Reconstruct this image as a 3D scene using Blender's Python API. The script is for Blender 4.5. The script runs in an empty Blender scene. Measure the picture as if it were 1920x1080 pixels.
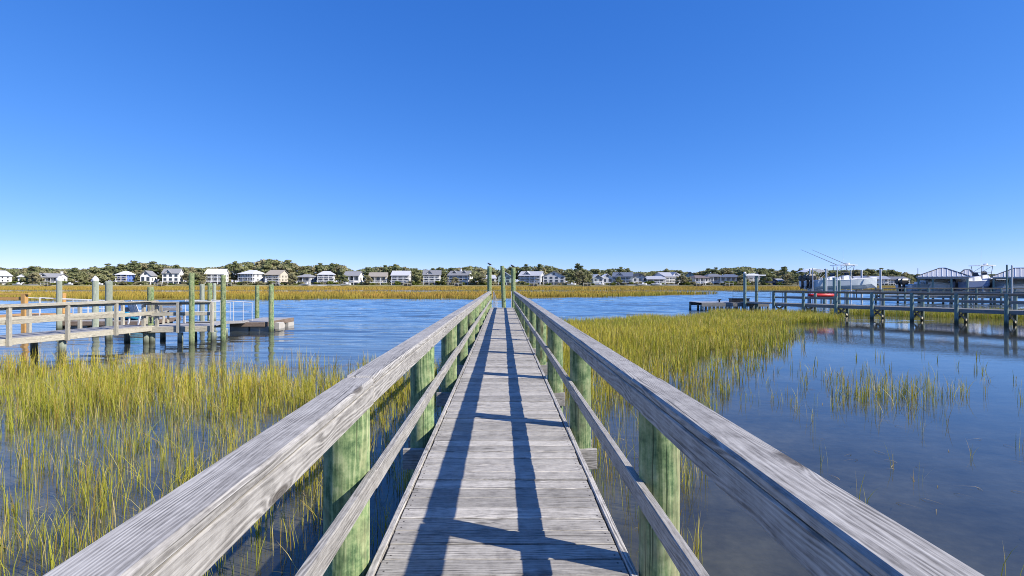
import bpy, bmesh, math, random
import numpy as np
from mathutils import Vector, Matrix

sc = bpy.context.scene
COL = sc.collection
R = math.radians
random.seed(7)

# ------------------------------------------------------------------ camera, sky, sun, exposure
FPX, VX, VY, CAMZ, DECK = 988.0, 941.5, 530.5, 2.406, 1.08
cd = bpy.data.cameras.new('camera'); cam = bpy.data.objects.new('camera', cd); COL.objects.link(cam)
cd.sensor_width = 36.0; cd.lens = FPX / 1920.0 * 36.0
cd.shift_x = (960 - VX) / 1920.0; cd.shift_y = -(540 - VY) / 1920.0
cd.clip_start = 0.05; cd.clip_end = 9000
cam.location = (0, 0, CAMZ); cam.rotation_euler = (R(90), 0, 0)
sc.camera = cam

SUN = Vector((1.20, -0.52, 1.0)).normalized()
SUN_EL = math.asin(SUN.z); SUN_AZ = math.atan2(SUN.x, SUN.y)
world = bpy.data.worlds.new('World'); sc.world = world; world.use_nodes = True
wn = world.node_tree; wn.nodes.clear()
sky_t = wn.nodes.new('ShaderNodeTexSky'); sky_t.sky_type = 'NISHITA'; sky_t.sun_disc = False
sky_t.sun_elevation = SUN_EL; sky_t.sun_rotation = SUN_AZ
sky_t.air_density = 0.6; sky_t.dust_density = 0.0; sky_t.ozone_density = 6.0; sky_t.altitude = 0
# the camera's rendering of the blue: one response per channel for the whole sky
def wmath(op, a, b):
    n = wn.nodes.new('ShaderNodeMath'); n.operation = op
    if isinstance(a, (int, float)): n.inputs[0].default_value = a
    else: wn.links.new(a, n.inputs[0])
    n.inputs[1].default_value = b; return n.outputs[0]
sepc = wn.nodes.new('ShaderNodeSeparateColor'); hs = wn.nodes.new('ShaderNodeCombineColor')
for i_, (g_, k_) in enumerate(((1.2, 1.40*.83), (.78, 1.00*.83), (.52, 1.28*.83))):
    wn.links.new(wmath('MULTIPLY', wmath('POWER', wmath('MULTIPLY', sepc.outputs[i_], .1), g_), k_ * 10 ), hs.inputs[i_])
bg = wn.nodes.new('ShaderNodeBackground'); bg.inputs['Strength'].default_value = 0.10
wo = wn.nodes.new('ShaderNodeOutputWorld')
wn.links.new(sky_t.outputs[0], sepc.inputs[0]); wn.links.new(hs.outputs[0], bg.inputs['Color'])
wn.links.new(bg.outputs[0], wo.inputs['Surface'])

sl = bpy.data.lights.new('sun', 'SUN'); sl.energy = 5.0; sl.angle = R(0.5); sl.color = (1.0, 0.92, 0.80)
so = bpy.data.objects.new('sun', sl); COL.objects.link(so)
so.rotation_euler = (-SUN).to_track_quat('-Z', 'Y').to_euler(); so.location = (20, -10, 30)

vs = sc.view_settings; vs.view_transform = 'Standard'; vs.look = 'None'; vs.gamma = 1.0
vs.exposure = 0.45; vs.use_curve_mapping = False
cy = sc.cycles
cy.use_denoising = True; cy.max_bounces = 8; cy.transparent_max_bounces = 16
cy.filter_width = 1.0
cy.diffuse_bounces = 4; cy.glossy_bounces = 3
cy.caustics_reflective = False; cy.caustics_refractive = False

# ------------------------------------------------------------------ helpers
def at(px, Y, py=None):
    X = (px - VX) / FPX * Y
    return (X, Y) if py is None else (X, Y, CAMZ - (py - VY) / FPX * Y)

def zat(py, Y): return CAMZ - (py - VY) / FPX * Y

def tag(o, label=None, cat=None, group=None, kind=None):
    if label: o['label'] = label
    if cat: o['category'] = cat
    if group: o['group'] = group
    if kind: o['kind'] = kind
    return o

def thing(name, label, cat, loc=(0, 0, 0), rz=0, group=None):
    o = bpy.data.objects.new(name, None); COL.objects.link(o)
    o.location = loc; o.rotation_euler = (0, 0, rz); o.empty_display_size = 0.2
    return tag(o, label, cat, group)

def link(name, me, parent=None, loc=None, rot=None, mat=None):
    o = bpy.data.objects.new(name, me); COL.objects.link(o)
    if parent is not None: o.parent = parent
    if loc is not None: o.location = loc
    if rot is not None: o.rotation_euler = rot
    return o

def dup_tree(o, parent=None):
    c = o.copy(); COL.objects.link(c); c.parent = parent
    for ch in o.children: dup_tree(ch, c)
    return c

class MB:
    def __init__(s): s.v = []; s.f = []
    def add(s, vs_, fs_):
        n = len(s.v); s.v += [tuple(p) for p in vs_]; s.f += [tuple(i + n for i in f) for f in fs_]; return s
    def box(s, x0, x1, y0, y1, z0, z1):
        return s.add([(x0,y0,z0),(x1,y0,z0),(x1,y1,z0),(x0,y1,z0),(x0,y0,z1),(x1,y0,z1),(x1,y1,z1),(x0,y1,z1)],
                     [(0,3,2,1),(4,5,6,7),(0,1,5,4),(1,2,6,5),(2,3,7,6),(3,0,4,7)])
    def beam(s, p, q, w, h):
        p = Vector(p); q = Vector(q); d = (q - p).normalized()
        up = Vector((0, 0, 1)) if abs(d.z) < .95 else Vector((0, 1, 0))
        a = d.cross(up).normalized() * w / 2; b = a.cross(d).normalized() * h / 2
        vs_ = [p-a-b, p+a-b, p+a+b, p-a+b, q-a-b, q+a-b, q+a+b, q-a+b]
        return s.add(vs_, [(0,1,2,3),(7,6,5,4),(0,4,5,1),(1,5,6,2),(2,6,7,3),(3,7,4,0)])
    def tube(s, p, q, r0, r1=None, n=8):
        r1 = r0 if r1 is None else r1
        p = Vector(p); q = Vector(q); d = (q - p).normalized()
        a = d.orthogonal().normalized(); b = d.cross(a)
        vs_ = []
        for c, r in ((p, r0), (q, r1)):
            for i in range(n):
                t = 2 * math.pi * i / n
                vs_.append(c + a * math.cos(t) * r + b * math.sin(t) * r)
        fs_ = [(i, (i+1) % n, n + (i+1) % n, n + i) for i in range(n)] + [tuple(range(n))[::-1], tuple(range(n, 2*n))]
        return s.add(vs_, fs_)
    def path(s, pts, r, n=6):
        for a, b in zip(pts[:-1], pts[1:]): s.tube(a, b, r, r, n)
        return s
    def loft(s, rings, cap0=True, cap1=True, close=True):
        n = len(rings[0]); vs_ = [p for r in rings for p in r]; fs_ = []
        for k in range(len(rings) - 1):
            for i in range(n if close else n - 1):
                j = (i + 1) % n
                fs_.append((k*n+i, k*n+j, (k+1)*n+j, (k+1)*n+i))
        if cap0: fs_.append(tuple(range(n))[::-1])
        if cap1: fs_.append(tuple(range((len(rings)-1)*n, len(rings)*n)))
        return s.add(vs_, fs_)
    def mesh(s, name, mat=None, smooth=False):
        me = bpy.data.meshes.new(name); me.from_pydata(s.v, [], s.f); me.validate()
        bm = bmesh.new(); bm.from_mesh(me); bmesh.ops.recalc_face_normals(bm, faces=bm.faces); bm.to_mesh(me); bm.free()
        if mat: me.materials.append(mat)
        if smooth: me.polygons.foreach_set('use_smooth', [True] * len(me.polygons))
        return me
    def build(s, name, mat, parent=None, loc=None, smooth=False, rot=None):
        return link(name, s.mesh(name, mat, smooth), parent, loc, rot)

_bc = {}
def board_mesh(L, w, h, mat, bev=0.004):
    k = (round(L, 3), round(w, 4), round(h, 4), mat.name, bev)
    if k not in _bc:
        m = MB().box(-L/2, L/2, -w/2, w/2, -h/2, h/2).mesh('board', mat)
        if bev:
            bm = bmesh.new(); bm.from_mesh(m)
            bmesh.ops.bevel(bm, geom=bm.edges[:], offset=bev, segments=1, affect='EDGES'); bm.to_mesh(m); bm.free()
        _bc[k] = m
    return _bc[k]

def board(name, p, q, w, h, mat, parent=None, org=(0, 0, 0), bev=0.004, roll=0.0):
    """a board from p to q (world); local X is its grain"""
    p = Vector(p); q = Vector(q); d = q - p; L = d.length; d.normalize()
    up = Vector((0, 0, 1)) if abs(d.z) < .95 else Vector((0, 1, 0))
    y = up.cross(d).normalized(); z = d.cross(y)
    M = Matrix((d, y, z)).transposed()
    o = link(name, board_mesh(L, w, h, mat, bev), parent)
    o.rotation_euler = (M @ Matrix.Rotation(roll, 3, 'X')).to_euler(); o.location = (p + q) / 2 - Vector(org)
    return o

def pile_mesh(L, r, mat, seed=0, n=18, taper=.06, dome=.012, slope=0.):
    rnd = random.Random(seed); ph = [rnd.uniform(0, 6.28) for _ in range(4)]
    rings = []
    ks = [0, .12, .25, .4, .55, .7, .85, .96, 1.0]
    for k in ks:
        ring = []
        for i in range(n):
            t = 2 * math.pi * i / n
            rr = r * (1 - taper * k) * (1 + .022 * math.sin(2*t + ph[0] + k*1.5) + .014 * math.sin(3*t + ph[1] - k*3) + .01*math.sin(5*t+ph[2]))
            ring.append((rr * math.cos(t) + .012 * r * math.sin(ph[3] + 5*k), rr * math.sin(t), L * k))
        rings.append(ring)
    if slope: rings[-1] = [(x, y, z - max(0, x * slope) / r * .09) for x, y, z in rings[-1]]
    rings.append([(x * .9, y * .9, z + dome) for x, y, z in rings[-1]])
    me = MB().loft(rings).mesh('pile', mat)
    for p in me.polygons: p.use_smooth = len(p.vertices) == 4 and abs(p.normal.z) < .5
    return me

# ------------------------------------------------------------------ materials
class NT:
    def __init__(s, name):
        s.m = bpy.data.materials.new(name); s.m.use_nodes = True; s.t = s.m.node_tree; s.t.nodes.clear()
        s.out = s.t.nodes.new('ShaderNodeOutputMaterial')
    def n(s, typ, ins=None, **kw):
        nd = s.t.nodes.new('ShaderNode' + typ)
        for k, v in kw.items(): setattr(nd, k, v)
        for k, v in (ins or {}).items():
            if isinstance(v, bpy.types.NodeSocket): s.t.links.new(v, nd.inputs[k])
            else: nd.inputs[k].default_value = v
        return nd
    def math(s, op, a, b=None, c=None, clamp=False):
        nd = s.t.nodes.new('ShaderNodeMath'); nd.operation = op; nd.use_clamp = clamp
        for i, v in enumerate((a, b, c)):
            if v is None: continue
            if isinstance(v, bpy.types.NodeSocket): s.t.links.new(v, nd.inputs[i])
            else: nd.inputs[i].default_value = v
        return nd.outputs[0]
    def vmath(s, op, a, b=None):
        nd = s.t.nodes.new('ShaderNodeVectorMath'); nd.operation = op
        for i, v in enumerate((a, b)):
            if v is None: continue
            if isinstance(v, bpy.types.NodeSocket): s.t.links.new(v, nd.inputs[i])
            else: nd.inputs[i].default_value = v
        return nd.outputs[0]
    def noise(s, vec, scale=1, detail=3, rough=.55, dist=0):
        return s.n('TexNoise', {'Vector': vec, 'Scale': scale, 'Detail': detail, 'Roughness': rough, 'Distortion': dist}).outputs[0]
    def ramp(s, fac, stops):
        nd = s.t.nodes.new('ShaderNodeValToRGB'); cr = nd.color_ramp
        while len(cr.elements) < len(stops): cr.elements.new(.5)
        for e, (p, c) in zip(cr.elements, stops):
            e.position = p; e.color = (c[0], c[1], c[2], 1) if not isinstance(c, (int, float)) else (c, c, c, 1)
        s.t.links.new(fac, nd.inputs[0]); return nd.outputs[0]
    def mapr(s, v, a, b, c=0., d=1.):
        return s.n('MapRange', {'Value': v, 'From Min': a, 'From Max': b, 'To Min': c, 'To Max': d}, clamp=True).outputs[0]
    def mix(s, f, a, b, mode='MIX'):
        nd = s.t.nodes.new('ShaderNodeMix'); nd.data_type = 'RGBA'; nd.blend_type = mode
        for i, v in ((0, f), (6, a), (7, b)):
            if isinstance(v, bpy.types.NodeSocket): s.t.links.new(v, nd.inputs[i])
            else: nd.inputs[i].default_value = v if i == 0 else (*v[:3], 1)
        return nd.outputs[2]
    def pr(s, col, rough=.6, bump=None, bs=.3, bd=.01, metal=0., spec=.5, alpha=None):
        b = s.n('BsdfPrincipled', {'Roughness': rough, 'Metallic': metal, 'Specular IOR Level': spec, 'Diffuse Roughness': 1.0 if rough > .5 else 0.})
        if isinstance(col, bpy.types.NodeSocket): s.t.links.new(col, b.inputs['Base Color'])
        else: b.inputs['Base Color'].default_value = (*col[:3], 1)
        if bump is not None:
            bn = s.n('Bump', {'Height': bump, 'Strength': bs, 'Distance': bd})
            s.t.links.new(bn.outputs[0], b.inputs['Normal'])
        return b
    def fin(s, sh):
        s.t.links.new(sh.outputs[0] if hasattr(sh, 'outputs') else sh, s.out.inputs['Surface']); return s.m

def wood(name, dark, mid, light, axis='X', ring=560., warpk=40., knotc=(.10, .075, .05), tone=.16, bump=.5, algae=None, knots=1.0, spec=.25, mot=.16, mots=11., gk=1.0, tint2=None, nails=False):
    N = NT(name)
    co = N.n('TexCoord').outputs['Object']; rnd = N.n('ObjectInfo').outputs['Random']
    off = N.n('CombineXYZ', {'X': N.math('MULTIPLY', rnd, 37.7), 'Y': N.math('MULTIPLY', rnd, 91.3), 'Z': N.math('MULTIPLY', rnd, 53.9)}).outputs[0]
    sp = N.n('SeparateXYZ', {0: co})
    if axis == 'Z': base = N.n('CombineXYZ', {'X': sp.outputs[2], 'Y': sp.outputs[0], 'Z': sp.outputs[1]}).outputs[0]
    else: base = co
    P = N.vmath('ADD', base, off)
    ps = N.n('SeparateXYZ', {0: P})
    sc_ = lambda a, b: N.vmath('MULTIPLY', P, (a, b, b))
    kd = N.n('TexVoronoi', {'Vector': N.vmath('MULTIPLY', P, (1.7, 6.5, 6.5)), 'Scale': 1.0}).outputs['Distance']
    kn = N.mapr(kd, .30, .0); kn2 = N.math('POWER', kn, 2.0)
    core = N.mapr(kd, .085 * knots, .045 * knots)
    warp = N.math('SUBTRACT', N.noise(sc_(.8, 5.5), 1, 3, .5), .5)
    v = N.math('ADD', N.math('MULTIPLY', ps.outputs[1], ring), N.math('MULTIPLY', ps.outputs[2], ring * .6))
    v = N.math('ADD', v, N.math('MULTIPLY', warp, warpk * 2)); v = N.math('ADD', v, N.math('MULTIPLY', kn2, warpk * .8))
    ringv = N.math('POWER', N.math('ADD', N.math('MULTIPLY', N.math('SINE', v), .5), .5), 1.6)
    wv = N.math('ADD', N.math('MULTIPLY', warp, .055), N.math('MULTIPLY', kn2, .014))
    Pw = N.vmath('ADD', P, N.n('CombineXYZ', {'X': 0., 'Y': wv, 'Z': wv}).outputs[0])
    sw_ = lambda a, b: N.vmath('MULTIPLY', Pw, (a, b, b))
    ringv = N.math('ADD', N.math('MULTIPLY', N.math('SUBTRACT', ringv, .4), N.mapr(N.noise(sc_(1.4, 14.), 1, 3, .6), .38, .62, .1, 1.25)), .4)
    fine = N.noise(sw_(5., 300.), 1, 4, .7)
    strk = N.noise(sw_(1.6, 85.), 1, 4, .65)
    patch = N.noise(sc_(.9, 8.), 1, 4, .6)
    val = N.math('ADD', N.math('ADD', N.math('MULTIPLY', ringv, .21), N.math('MULTIPLY', fine, .48)),
                 N.math('ADD', N.math('MULTIPLY', strk, .24), N.math('MULTIPLY', patch, .27)))
    mt = N.math('SUBTRACT', N.noise(P, mots, 5, .7), .5); dn = N.math('SUBTRACT', N.noise(sw_(18., 160.), 1, 2, .6), .5)
    val = N.math('ADD', val, N.math('ADD', N.math('MULTIPLY', mt, mot * 1.6), N.math('MULTIPLY', dn, .22 * gk)))
    col = N.ramp(val, [(.40, dark), (.60, mid), (.80, light)])
    if tint2 is not None:
        col = N.mix(N.math('MULTIPLY', N.mapr(N.noise(sc_(2.2, 9.), 1, 4, .65), .46, .66), .65), col, tint2)
        col = N.mix(N.math('MULTIPLY', N.mapr(N.noise(sc_(1.3, 26.), 1, 3, .6), .56, .70), .6), col, tuple(c * .6 for c in dark))
    crk = N.mapr(N.noise(sw_(.6, 60.), 1, 2, .5), .345, .30)
    col = N.mix(N.math('MULTIPLY', crk, .75), col, tuple(c * .35 for c in dark))
    col = N.mix(N.math('MULTIPLY', core, .8), col, knotc)
    if nails:
        ax_ = N.math('SUBTRACT', N.math('ABSOLUTE', sp.outputs[0]), .545); ay_ = N.math('SUBTRACT', N.math('ABSOLUTE', sp.outputs[1]), .036)
        dd = N.math('SQRT', N.math('ADD', N.math('MULTIPLY', ax_, ax_), N.math('MULTIPLY', ay_, ay_)))
        col = N.mix(N.mapr(dd, .0065, .004), col, (.05, .042, .036))
        col = N.mix(N.math('MULTIPLY', N.mapr(N.noise(P, 5., 4, .65), .60, .72), .45), col, (.13, .12, .11))
    tn = N.math('ADD', N.math('MULTIPLY', rnd, tone * 2), 1 - tone)
    col = N.mix(1.0, col, N.n('CombineColor', {0: tn, 1: tn, 2: tn}).outputs[0], 'MULTIPLY')
    if algae is not None:
        wz = N.n('SeparateXYZ', {0: N.n('NewGeometry').outputs['Position']}).outputs[2]
        f = N.mapr(N.math('ADD', wz, N.math('MULTIPLY', patch, .3)), algae + .25, algae)
        col = N.mix(N.math('MULTIPLY', f, .85), col, (.035, .04, .022))
    h = N.math('ADD', N.math('MULTIPLY', strk, .32), N.math('ADD', N.math('MULTIPLY', fine, .40), N.math('MULTIPLY', ringv, .16)))
    h = N.math('SUBTRACT', h, N.math('ADD', N.math('MULTIPLY', crk, .8), N.math('MULTIPLY', core, .3)))
    b = N.pr(col, .72, h, bump, .004, spec=spec); b.inputs['Diffuse Roughness'].default_value = .6 if axis == 'Z' else 0.
    return N.fin(b)

def plain(name, col, rough=.6, metal=0., var=.12, vscale=3., spec=.4):
    N = NT(name)
    P = N.n('TexCoord').outputs['Object']
    n = N.noise(P, vscale, 4, .6)
    rnd = N.n('ObjectInfo').outputs['Random']
    k = N.math('ADD', N.math('MULTIPLY', n, var * 2), N.math('ADD', 1 - var * 1.3, N.math('MULTIPLY', rnd, var * .6)))
    c = N.mix(1.0, col, N.n('CombineColor', {0: k, 1: k, 2: k}).outputs[0], 'MULTIPLY')
    return N.fin(N.pr(c, rough, n, .1, .005, metal=metal, spec=spec))

M = {}
M['rail'] = wood('weathered_rail_wood', (.17, .16, .145), (.362, .345, .316), (.525, .505, .462), bump=.26, tone=.05, mot=.26, gk=1.5, knots=1.7, knotc=(.07, .06, .05))
M['deck'] = wood('weathered_deck_wood', (.145, .135, .122), (.402, .38, .34), (.58, .55, .492), ring=420, nails=True, warpk=30, tone=.24, bump=.3, knots=1.7, mot=.26, gk=1.5, knotc=(.09, .08, .07))
M['pile'] = wood('green_treated_pile', (.09, .16, .07), (.245, .345, .155), (.43, .495, .26), axis='Z', ring=240, warpk=16, knotc=(.10, .09, .04), algae=.12, tone=.12, bump=.7, mot=.75, mots=13., gk=1.0, knots=2.2, tint2=(.38, .345, .20))
M['pile_old'] = wood('weathered_pile', (.20, .24, .19), (.35, .39, .31), (.52, .54, .44), axis='Z', ring=150, warpk=9, knotc=(.12, .1, .06), algae=.2, tone=.15)
M['post_pale'] = wood('pale_dock_lumber', (.21, .195, .155), (.46, .43, .345), (.68, .64, .52), algae=.0, tone=.12)
M['dock_grey'] = wood('grey_dock_lumber', (.20, .20, .20), (.36, .355, .35), (.54, .53, .51), tone=.15)
M['dock_dark'] = wood('dark_dock_lumber', (.12, .125, .12), (.225, .222, .21), (.37, .36, .335), tone=.15)
M['pile_teal'] = wood('teal_treated_post', (.12, .19, .17), (.24, .33, .29), (.42, .49, .42), axis='Z', ring=150, warpk=9, algae=.25)
M['fresh'] = wood('fresh_lumber', (.42, .22, .07), (.62, .35, .12), (.75, .48, .20), tone=.08)
M['rust_wood'] = wood('brown_dock_lumber', (.10, .075, .06), (.22, .165, .125), (.36, .28, .22))
M['alu'] = plain('white_aluminium', (.54, .55, .56), .4, .0, .06)
M['white'] = plain('white_paint', (.80, .80, .79), .5, var=.06)
M['cap'] = plain('white_pile_cap', (.82, .82, .80), .45, var=.05)
M['dark_metal'] = plain('dark_metal', (.05, .055, .06), .45, .3)
M['black'] = plain('black_plastic', (.02, .021, .024), .35)
M['foam'] = plain('dock_float', (.46, .44, .40), .7, var=.2)
M['red'] = plain('red_kayak_plastic', (.55, .03, .025), .35)
M['blue_p'] = plain('blue_plastic', (.04, .16, .50), .35)
M['cyan_p'] = plain('cyan_plastic', (.03, .36, .55), .35)
M['hull_grey'] = plain('grey_blue_hull', (.50, .56, .60), .25, var=.05)
M['hull_white'] = plain('white_hull', (.78, .79, .80), .25, var=.05)
M['hull_blue'] = plain('blue_boat_cover', (.26, .34, .52), .6)
M['cover_grey'] = plain('grey_boat_cover', (.48, .48, .47), .8)
M['cover_tan'] = plain('tan_boat_cover', (.55, .52, .46), .8)
M['metal_roof'] = plain('metal_roof', (.52, .53, .54), .45, .1, var=.08)
M['glass'] = NT('window_glass'); M['glass'] = M['glass'].fin(M['glass'].pr((.03, .04, .055), .12, spec=.8))
M['bird'] = plain('dark_feathers', (.05, .045, .04), .8)
M['rope'] = plain('rope', (.55, .48, .34), .9)
M['trunk'] = plain('tree_bark', (.14, .11, .085), .9, var=.3)

def leaf_mat(name, c0, c1, c2):
    N = NT(name)
    P = N.n('NewGeometry').outputs['Position']
    n = N.noise(P, .35, 3, .6); r = N.n('ObjectInfo').outputs['Random']
    at_ = N.n('Attribute', attribute_name='tint').outputs['Fac']
    f = N.math('ADD', N.math('MULTIPLY', n, .5), N.math('ADD', N.math('MULTIPLY', at_, .45), N.math('MULTIPLY', r, .3)))
    col = N.ramp(f, [(.2, c0), (.6, c1), (1., c2)])
    d = N.n('BsdfDiffuse', {'Color': col}); t = N.n('BsdfTranslucent', {'Color': col})
    mx = N.n('MixShader', {0: .35}); N.t.links.new(d.outputs[0], mx.inputs[1]); N.t.links.new(t.outputs[0], mx.inputs[2])
    return N.fin(mx)
M['leaf_oak'] = leaf_mat('oak_leaves', (.17, .20, .095), (.30, .315, .15), (.42, .41, .22))
M['leaf_pine'] = leaf_mat('pine_needles', (.13, .165, .085), (.22, .25, .12), (.32, .335, .165))
M['leaf_olive'] = leaf_mat('olive_leaves', (.21, .21, .12), (.36, .34, .19), (.47, .42, .25))
M['leaf_bright'] = leaf_mat('bright_shrub_leaves', (.09, .13, .03), (.19, .23, .05), (.32, .34, .08))

def grass_mat():
    N = NT('marsh_grass_blades')
    c = N.n('Attribute', attribute_name='Col').outputs['Color']
    d = N.n('BsdfPrincipled', {'Base Color': c, 'Roughness': .6, 'Specular IOR Level': .12}); t = N.n('BsdfTranslucent', {'Color': c})
    mx = N.n('MixShader', {0: .28}); N.t.links.new(d.outputs[0], mx.inputs[1]); N.t.links.new(t.outputs[0], mx.inputs[2])
    return N.fin(mx)
M['grass'] = grass_mat()

def water_mat():
    N = NT('water_surface')
    P = N.n('NewGeometry').outputs['Position']
    sp = N.n('SeparateXYZ', {0: P}); X, Y = sp.outputs[0], sp.outputs[1]
    big = N.noise(P, .05, 2, .5)
    ch = N.math('MULTIPLY', N.mapr(N.math('SUBTRACT', N.math('ADD', Y, N.math('MULTIPLY', big, 6)), N.math('MULTIPLY', N.math('MAXIMUM', X, 0.), .5)), 20., 44.), 1.)          # open channel: wind ripples
    calm = N.mapr(X, -2., 1.5, 1., .0)
    gust = N.mapr(N.noise(N.vmath('MULTIPLY', P, (.03, .10, 1.)), 1, 3, .6), .35, .65, .45, 1.15)
    r1 = N.noise(N.vmath('MULTIPLY', P, (.55, 2.4, 1.)), 1.6, 4, .6)
    r2 = N.noise(N.vmath('MULTIPLY', P, (.7, 2.0, 1.)), 7.0, 3, .6)
    r0 = N.noise(N.vmath('MULTIPLY', P, (.4, 1.8, 1.)), .55, 3, .5)
    h = N.math('ADD', N.math('MULTIPLY', r1, .7), N.math('ADD', N.math('MULTIPLY', r2, .18), N.math('MULTIPLY', r0, .5)))
    lvl = N.math('ADD', N.math('MULTIPLY', calm, .005), .003)
    amp = N.math('ADD', lvl, N.math('MULTIPLY', N.math('MULTIPLY', ch, gust), .006))
    bn = N.n('Bump', {'Height': N.math('MULTIPLY', h, amp), 'Strength': 1.0, 'Distance': 1.0}).outputs[0]
    ior = N.mapr(N.n('NewGeometry').outputs['Backfacing'], 0., 1., 1.44, 1/1.44)
    fr = N.n('Fresnel', {'IOR': ior, 'Normal': bn}).outputs[0]
    tr = N.n('BsdfTransparent', {'Color': (.74, .78, .74, 1)}); df = N.n('BsdfDiffuse', {'Color': N.mix(ch, (.10, .10, .08), (.10, .165, .235))})
    body = N.n('MixShader', {0: N.math('ADD', .18, N.math('MULTIPLY', ch, .80))}); N.t.links.new(tr.outputs[0], body.inputs[1]); N.t.links.new(df.outputs[0], body.inputs[2])
    gl = N.n('BsdfGlossy', {'Color': (1, 1, 1, 1), 'Roughness': N.math('ADD', .02, N.math('MULTIPLY', ch, .05)), 'Normal': bn})
    mx = N.n('MixShader', {0: fr}); N.t.links.new(body.outputs[0], mx.inputs[1]); N.t.links.new(gl.outputs[0], mx.inputs[2])
    return N.fin(mx)

def ground_mat(name, stops, scale, bump=.3):
    N = NT(name); P = N.n('NewGeometry').outputs['Position']
    n = N.noise(P, scale, 6, .62); n2 = N.noise(P, scale * 9, 3, .6)
    f = N.math('ADD', N.math('MULTIPLY', n, .75), N.math('MULTIPLY', n2, .25))
    return N.fin(N.pr(N.ramp(f, stops), .9, f, bump, .05, spec=.2))
M['mud'] = ground_mat('creek_mud', [(.34, (.042, .038, .026)), (.5, (.135, .118, .08)), (.66, (.25, .215, .148))], .8)
M['marsh_soil'] = ground_mat('marsh_soil', [(.3, (.13, .115, .03)), (.5, (.24, .19, .05)), (.7, (.34, .24, .07))], .06)
M['shore'] = ground_mat('sandy_shore', [(.3, (.10, .11, .04)), (.5, (.19, .17, .08)), (.7, (.32, .28, .18))], .10)

# ------------------------------------------------------------------ setting: mud, water, marsh flats, far shore
def sheet(name, pts, z, mat, kind='structure'):
    o = MB().add([(x, y, z) for x, y in pts], [tuple(range(len(pts)))]).build(name, mat)
    return tag(o, kind=kind)
sheet('creek_bed', [(-3000, -400), (3000, -400), (3000, 5000), (-3000, 5000)], -.34, M['mud'])
def water():
    def ax(*segs):
        out = []
        for a, b, s in segs: out += list(np.arange(a, b - 1e-6, s))
        return np.array(out + [segs[-1][1]])
    xs = ax((-2990, -190, 200), (-190, -84, 4), (-84, -40, .42), (-40, 42, .21), (42, 70, .42), (70, 190, 4), (190, 2990, 200))
    ys = ax((-390, 10, 20), (10, 14, .5), (14, 34, .10), (34, 60, .17), (60, 120, .34), (120, 180, .8), (180, 285, 5))
    X, Y = np.meshgrid(xs, ys); r = np.random.default_rng(4); Z = np.zeros_like(X)
    for k in range(34):
        lam = .45 * 1.095 ** k * r.uniform(.9, 1.1); th = r.normal(1.35, .42)       # crests lie mostly across the channel
        kx, ky = np.cos(th) * 6.283 / lam, np.sin(th) * 6.283 / lam
        Z += .0042 * lam ** .62 * np.sin(kx * X + ky * Y + r.uniform(0, 6.28)) * np.where(lam < 1.0, np.interp(Y, [34, 60], [1, .75]), 1)
    gust = .55 + .75 * vnoise(X, Y * 2.5, 16., 51)
    lft = np.clip((-X - 1.0) / 3, 0, 1); wave = np.where(X < 0, np.interp(Y, [13, 17, 26, 40], [0, .22, .5, 1.]), 0)
    wr = np.interp(Y - .25 * np.clip(X, 0, 60), [24, 30, 36, 46], [.0, .10, .55, 1.]) * (X >= 0)
    # calm strip behind the right pier, light wind ruffle in front of it
    ruf = np.exp(-((Y - (33 - .35 * (X - 24))) / 2.2) ** 2) * (X > 14) * .09
    amp = (wave * np.clip(lft + .3, 0, 1) + wr + ruf) * gust * np.interp(Y, [120, 180], [1, 0]) * (np.abs(X) < 80)
    Z *= amp
    n = len(xs); m = len(ys)
    V = np.stack([X, Y, Z], 2).reshape(-1, 3).astype(np.float32)
    i = (np.arange(m - 1)[:, None] * n + np.arange(n - 1)[None]).reshape(-1)
    F = np.stack([i, i + 1, i + n + 1, i + n], 1).astype(np.int32)
    me = bpy.data.meshes.new('water'); me.vertices.add(len(V)); me.vertices.foreach_set('co', V.reshape(-1))
    me.loops.add(F.size); me.loops.foreach_set('vertex_index', F.reshape(-1)); me.polygons.add(len(F))
    me.polygons.foreach_set('loop_start', np.arange(0, F.size, 4, dtype=np.int32)); me.update(calc_edges=True)
    me.polygons.foreach_set('use_smooth', np.ones(len(F), bool)); me.materials.append(water_mat())
    print('WATER quads', len(F))
    tag(link('water', me), kind='structure')

FRONT = [(-420, 60), (-160, 66), (-90, 72), (-40, 76), (0, 81), (14, 88), (28, 98), (38, 107), (44, 112)]   # near edge of the marsh island
BACK = [(-420, 112), (-100, 114), (0, 117), (30, 116), (45, 114)]
B2 = [(-520, 172), (-200, 172), (-60, 174), (0, 172), (60, 170), (130, 172), (220, 168), (520, 160)]
def lerp_line(L, x):
    xs, ys = zip(*L); return np.interp(x, xs, ys)
def slab(name, front, back, z, mat):
    mb = MB(); n0 = len(front); top = [(x, y, z) for x, y in front] + [(x, y, z) for x, y in reversed(back)]
    bot = [(x, y, -.4) for x, y, _ in top]; n = len(top)
    mb.add(top + bot, [tuple(range(n)), tuple(range(n, 2*n))[::-1]] + [(i, i + n, (i+1) % n + n, (i+1) % n) for i in range(n)])
    return tag(mb.build(name, mat), kind='structure')
slab('marsh_island', FRONT, BACK, .06, M['marsh_soil'])
slab('marsh_flat', B2, [(-520, 287), (520, 287)], .07, M['marsh_soil'])

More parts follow.
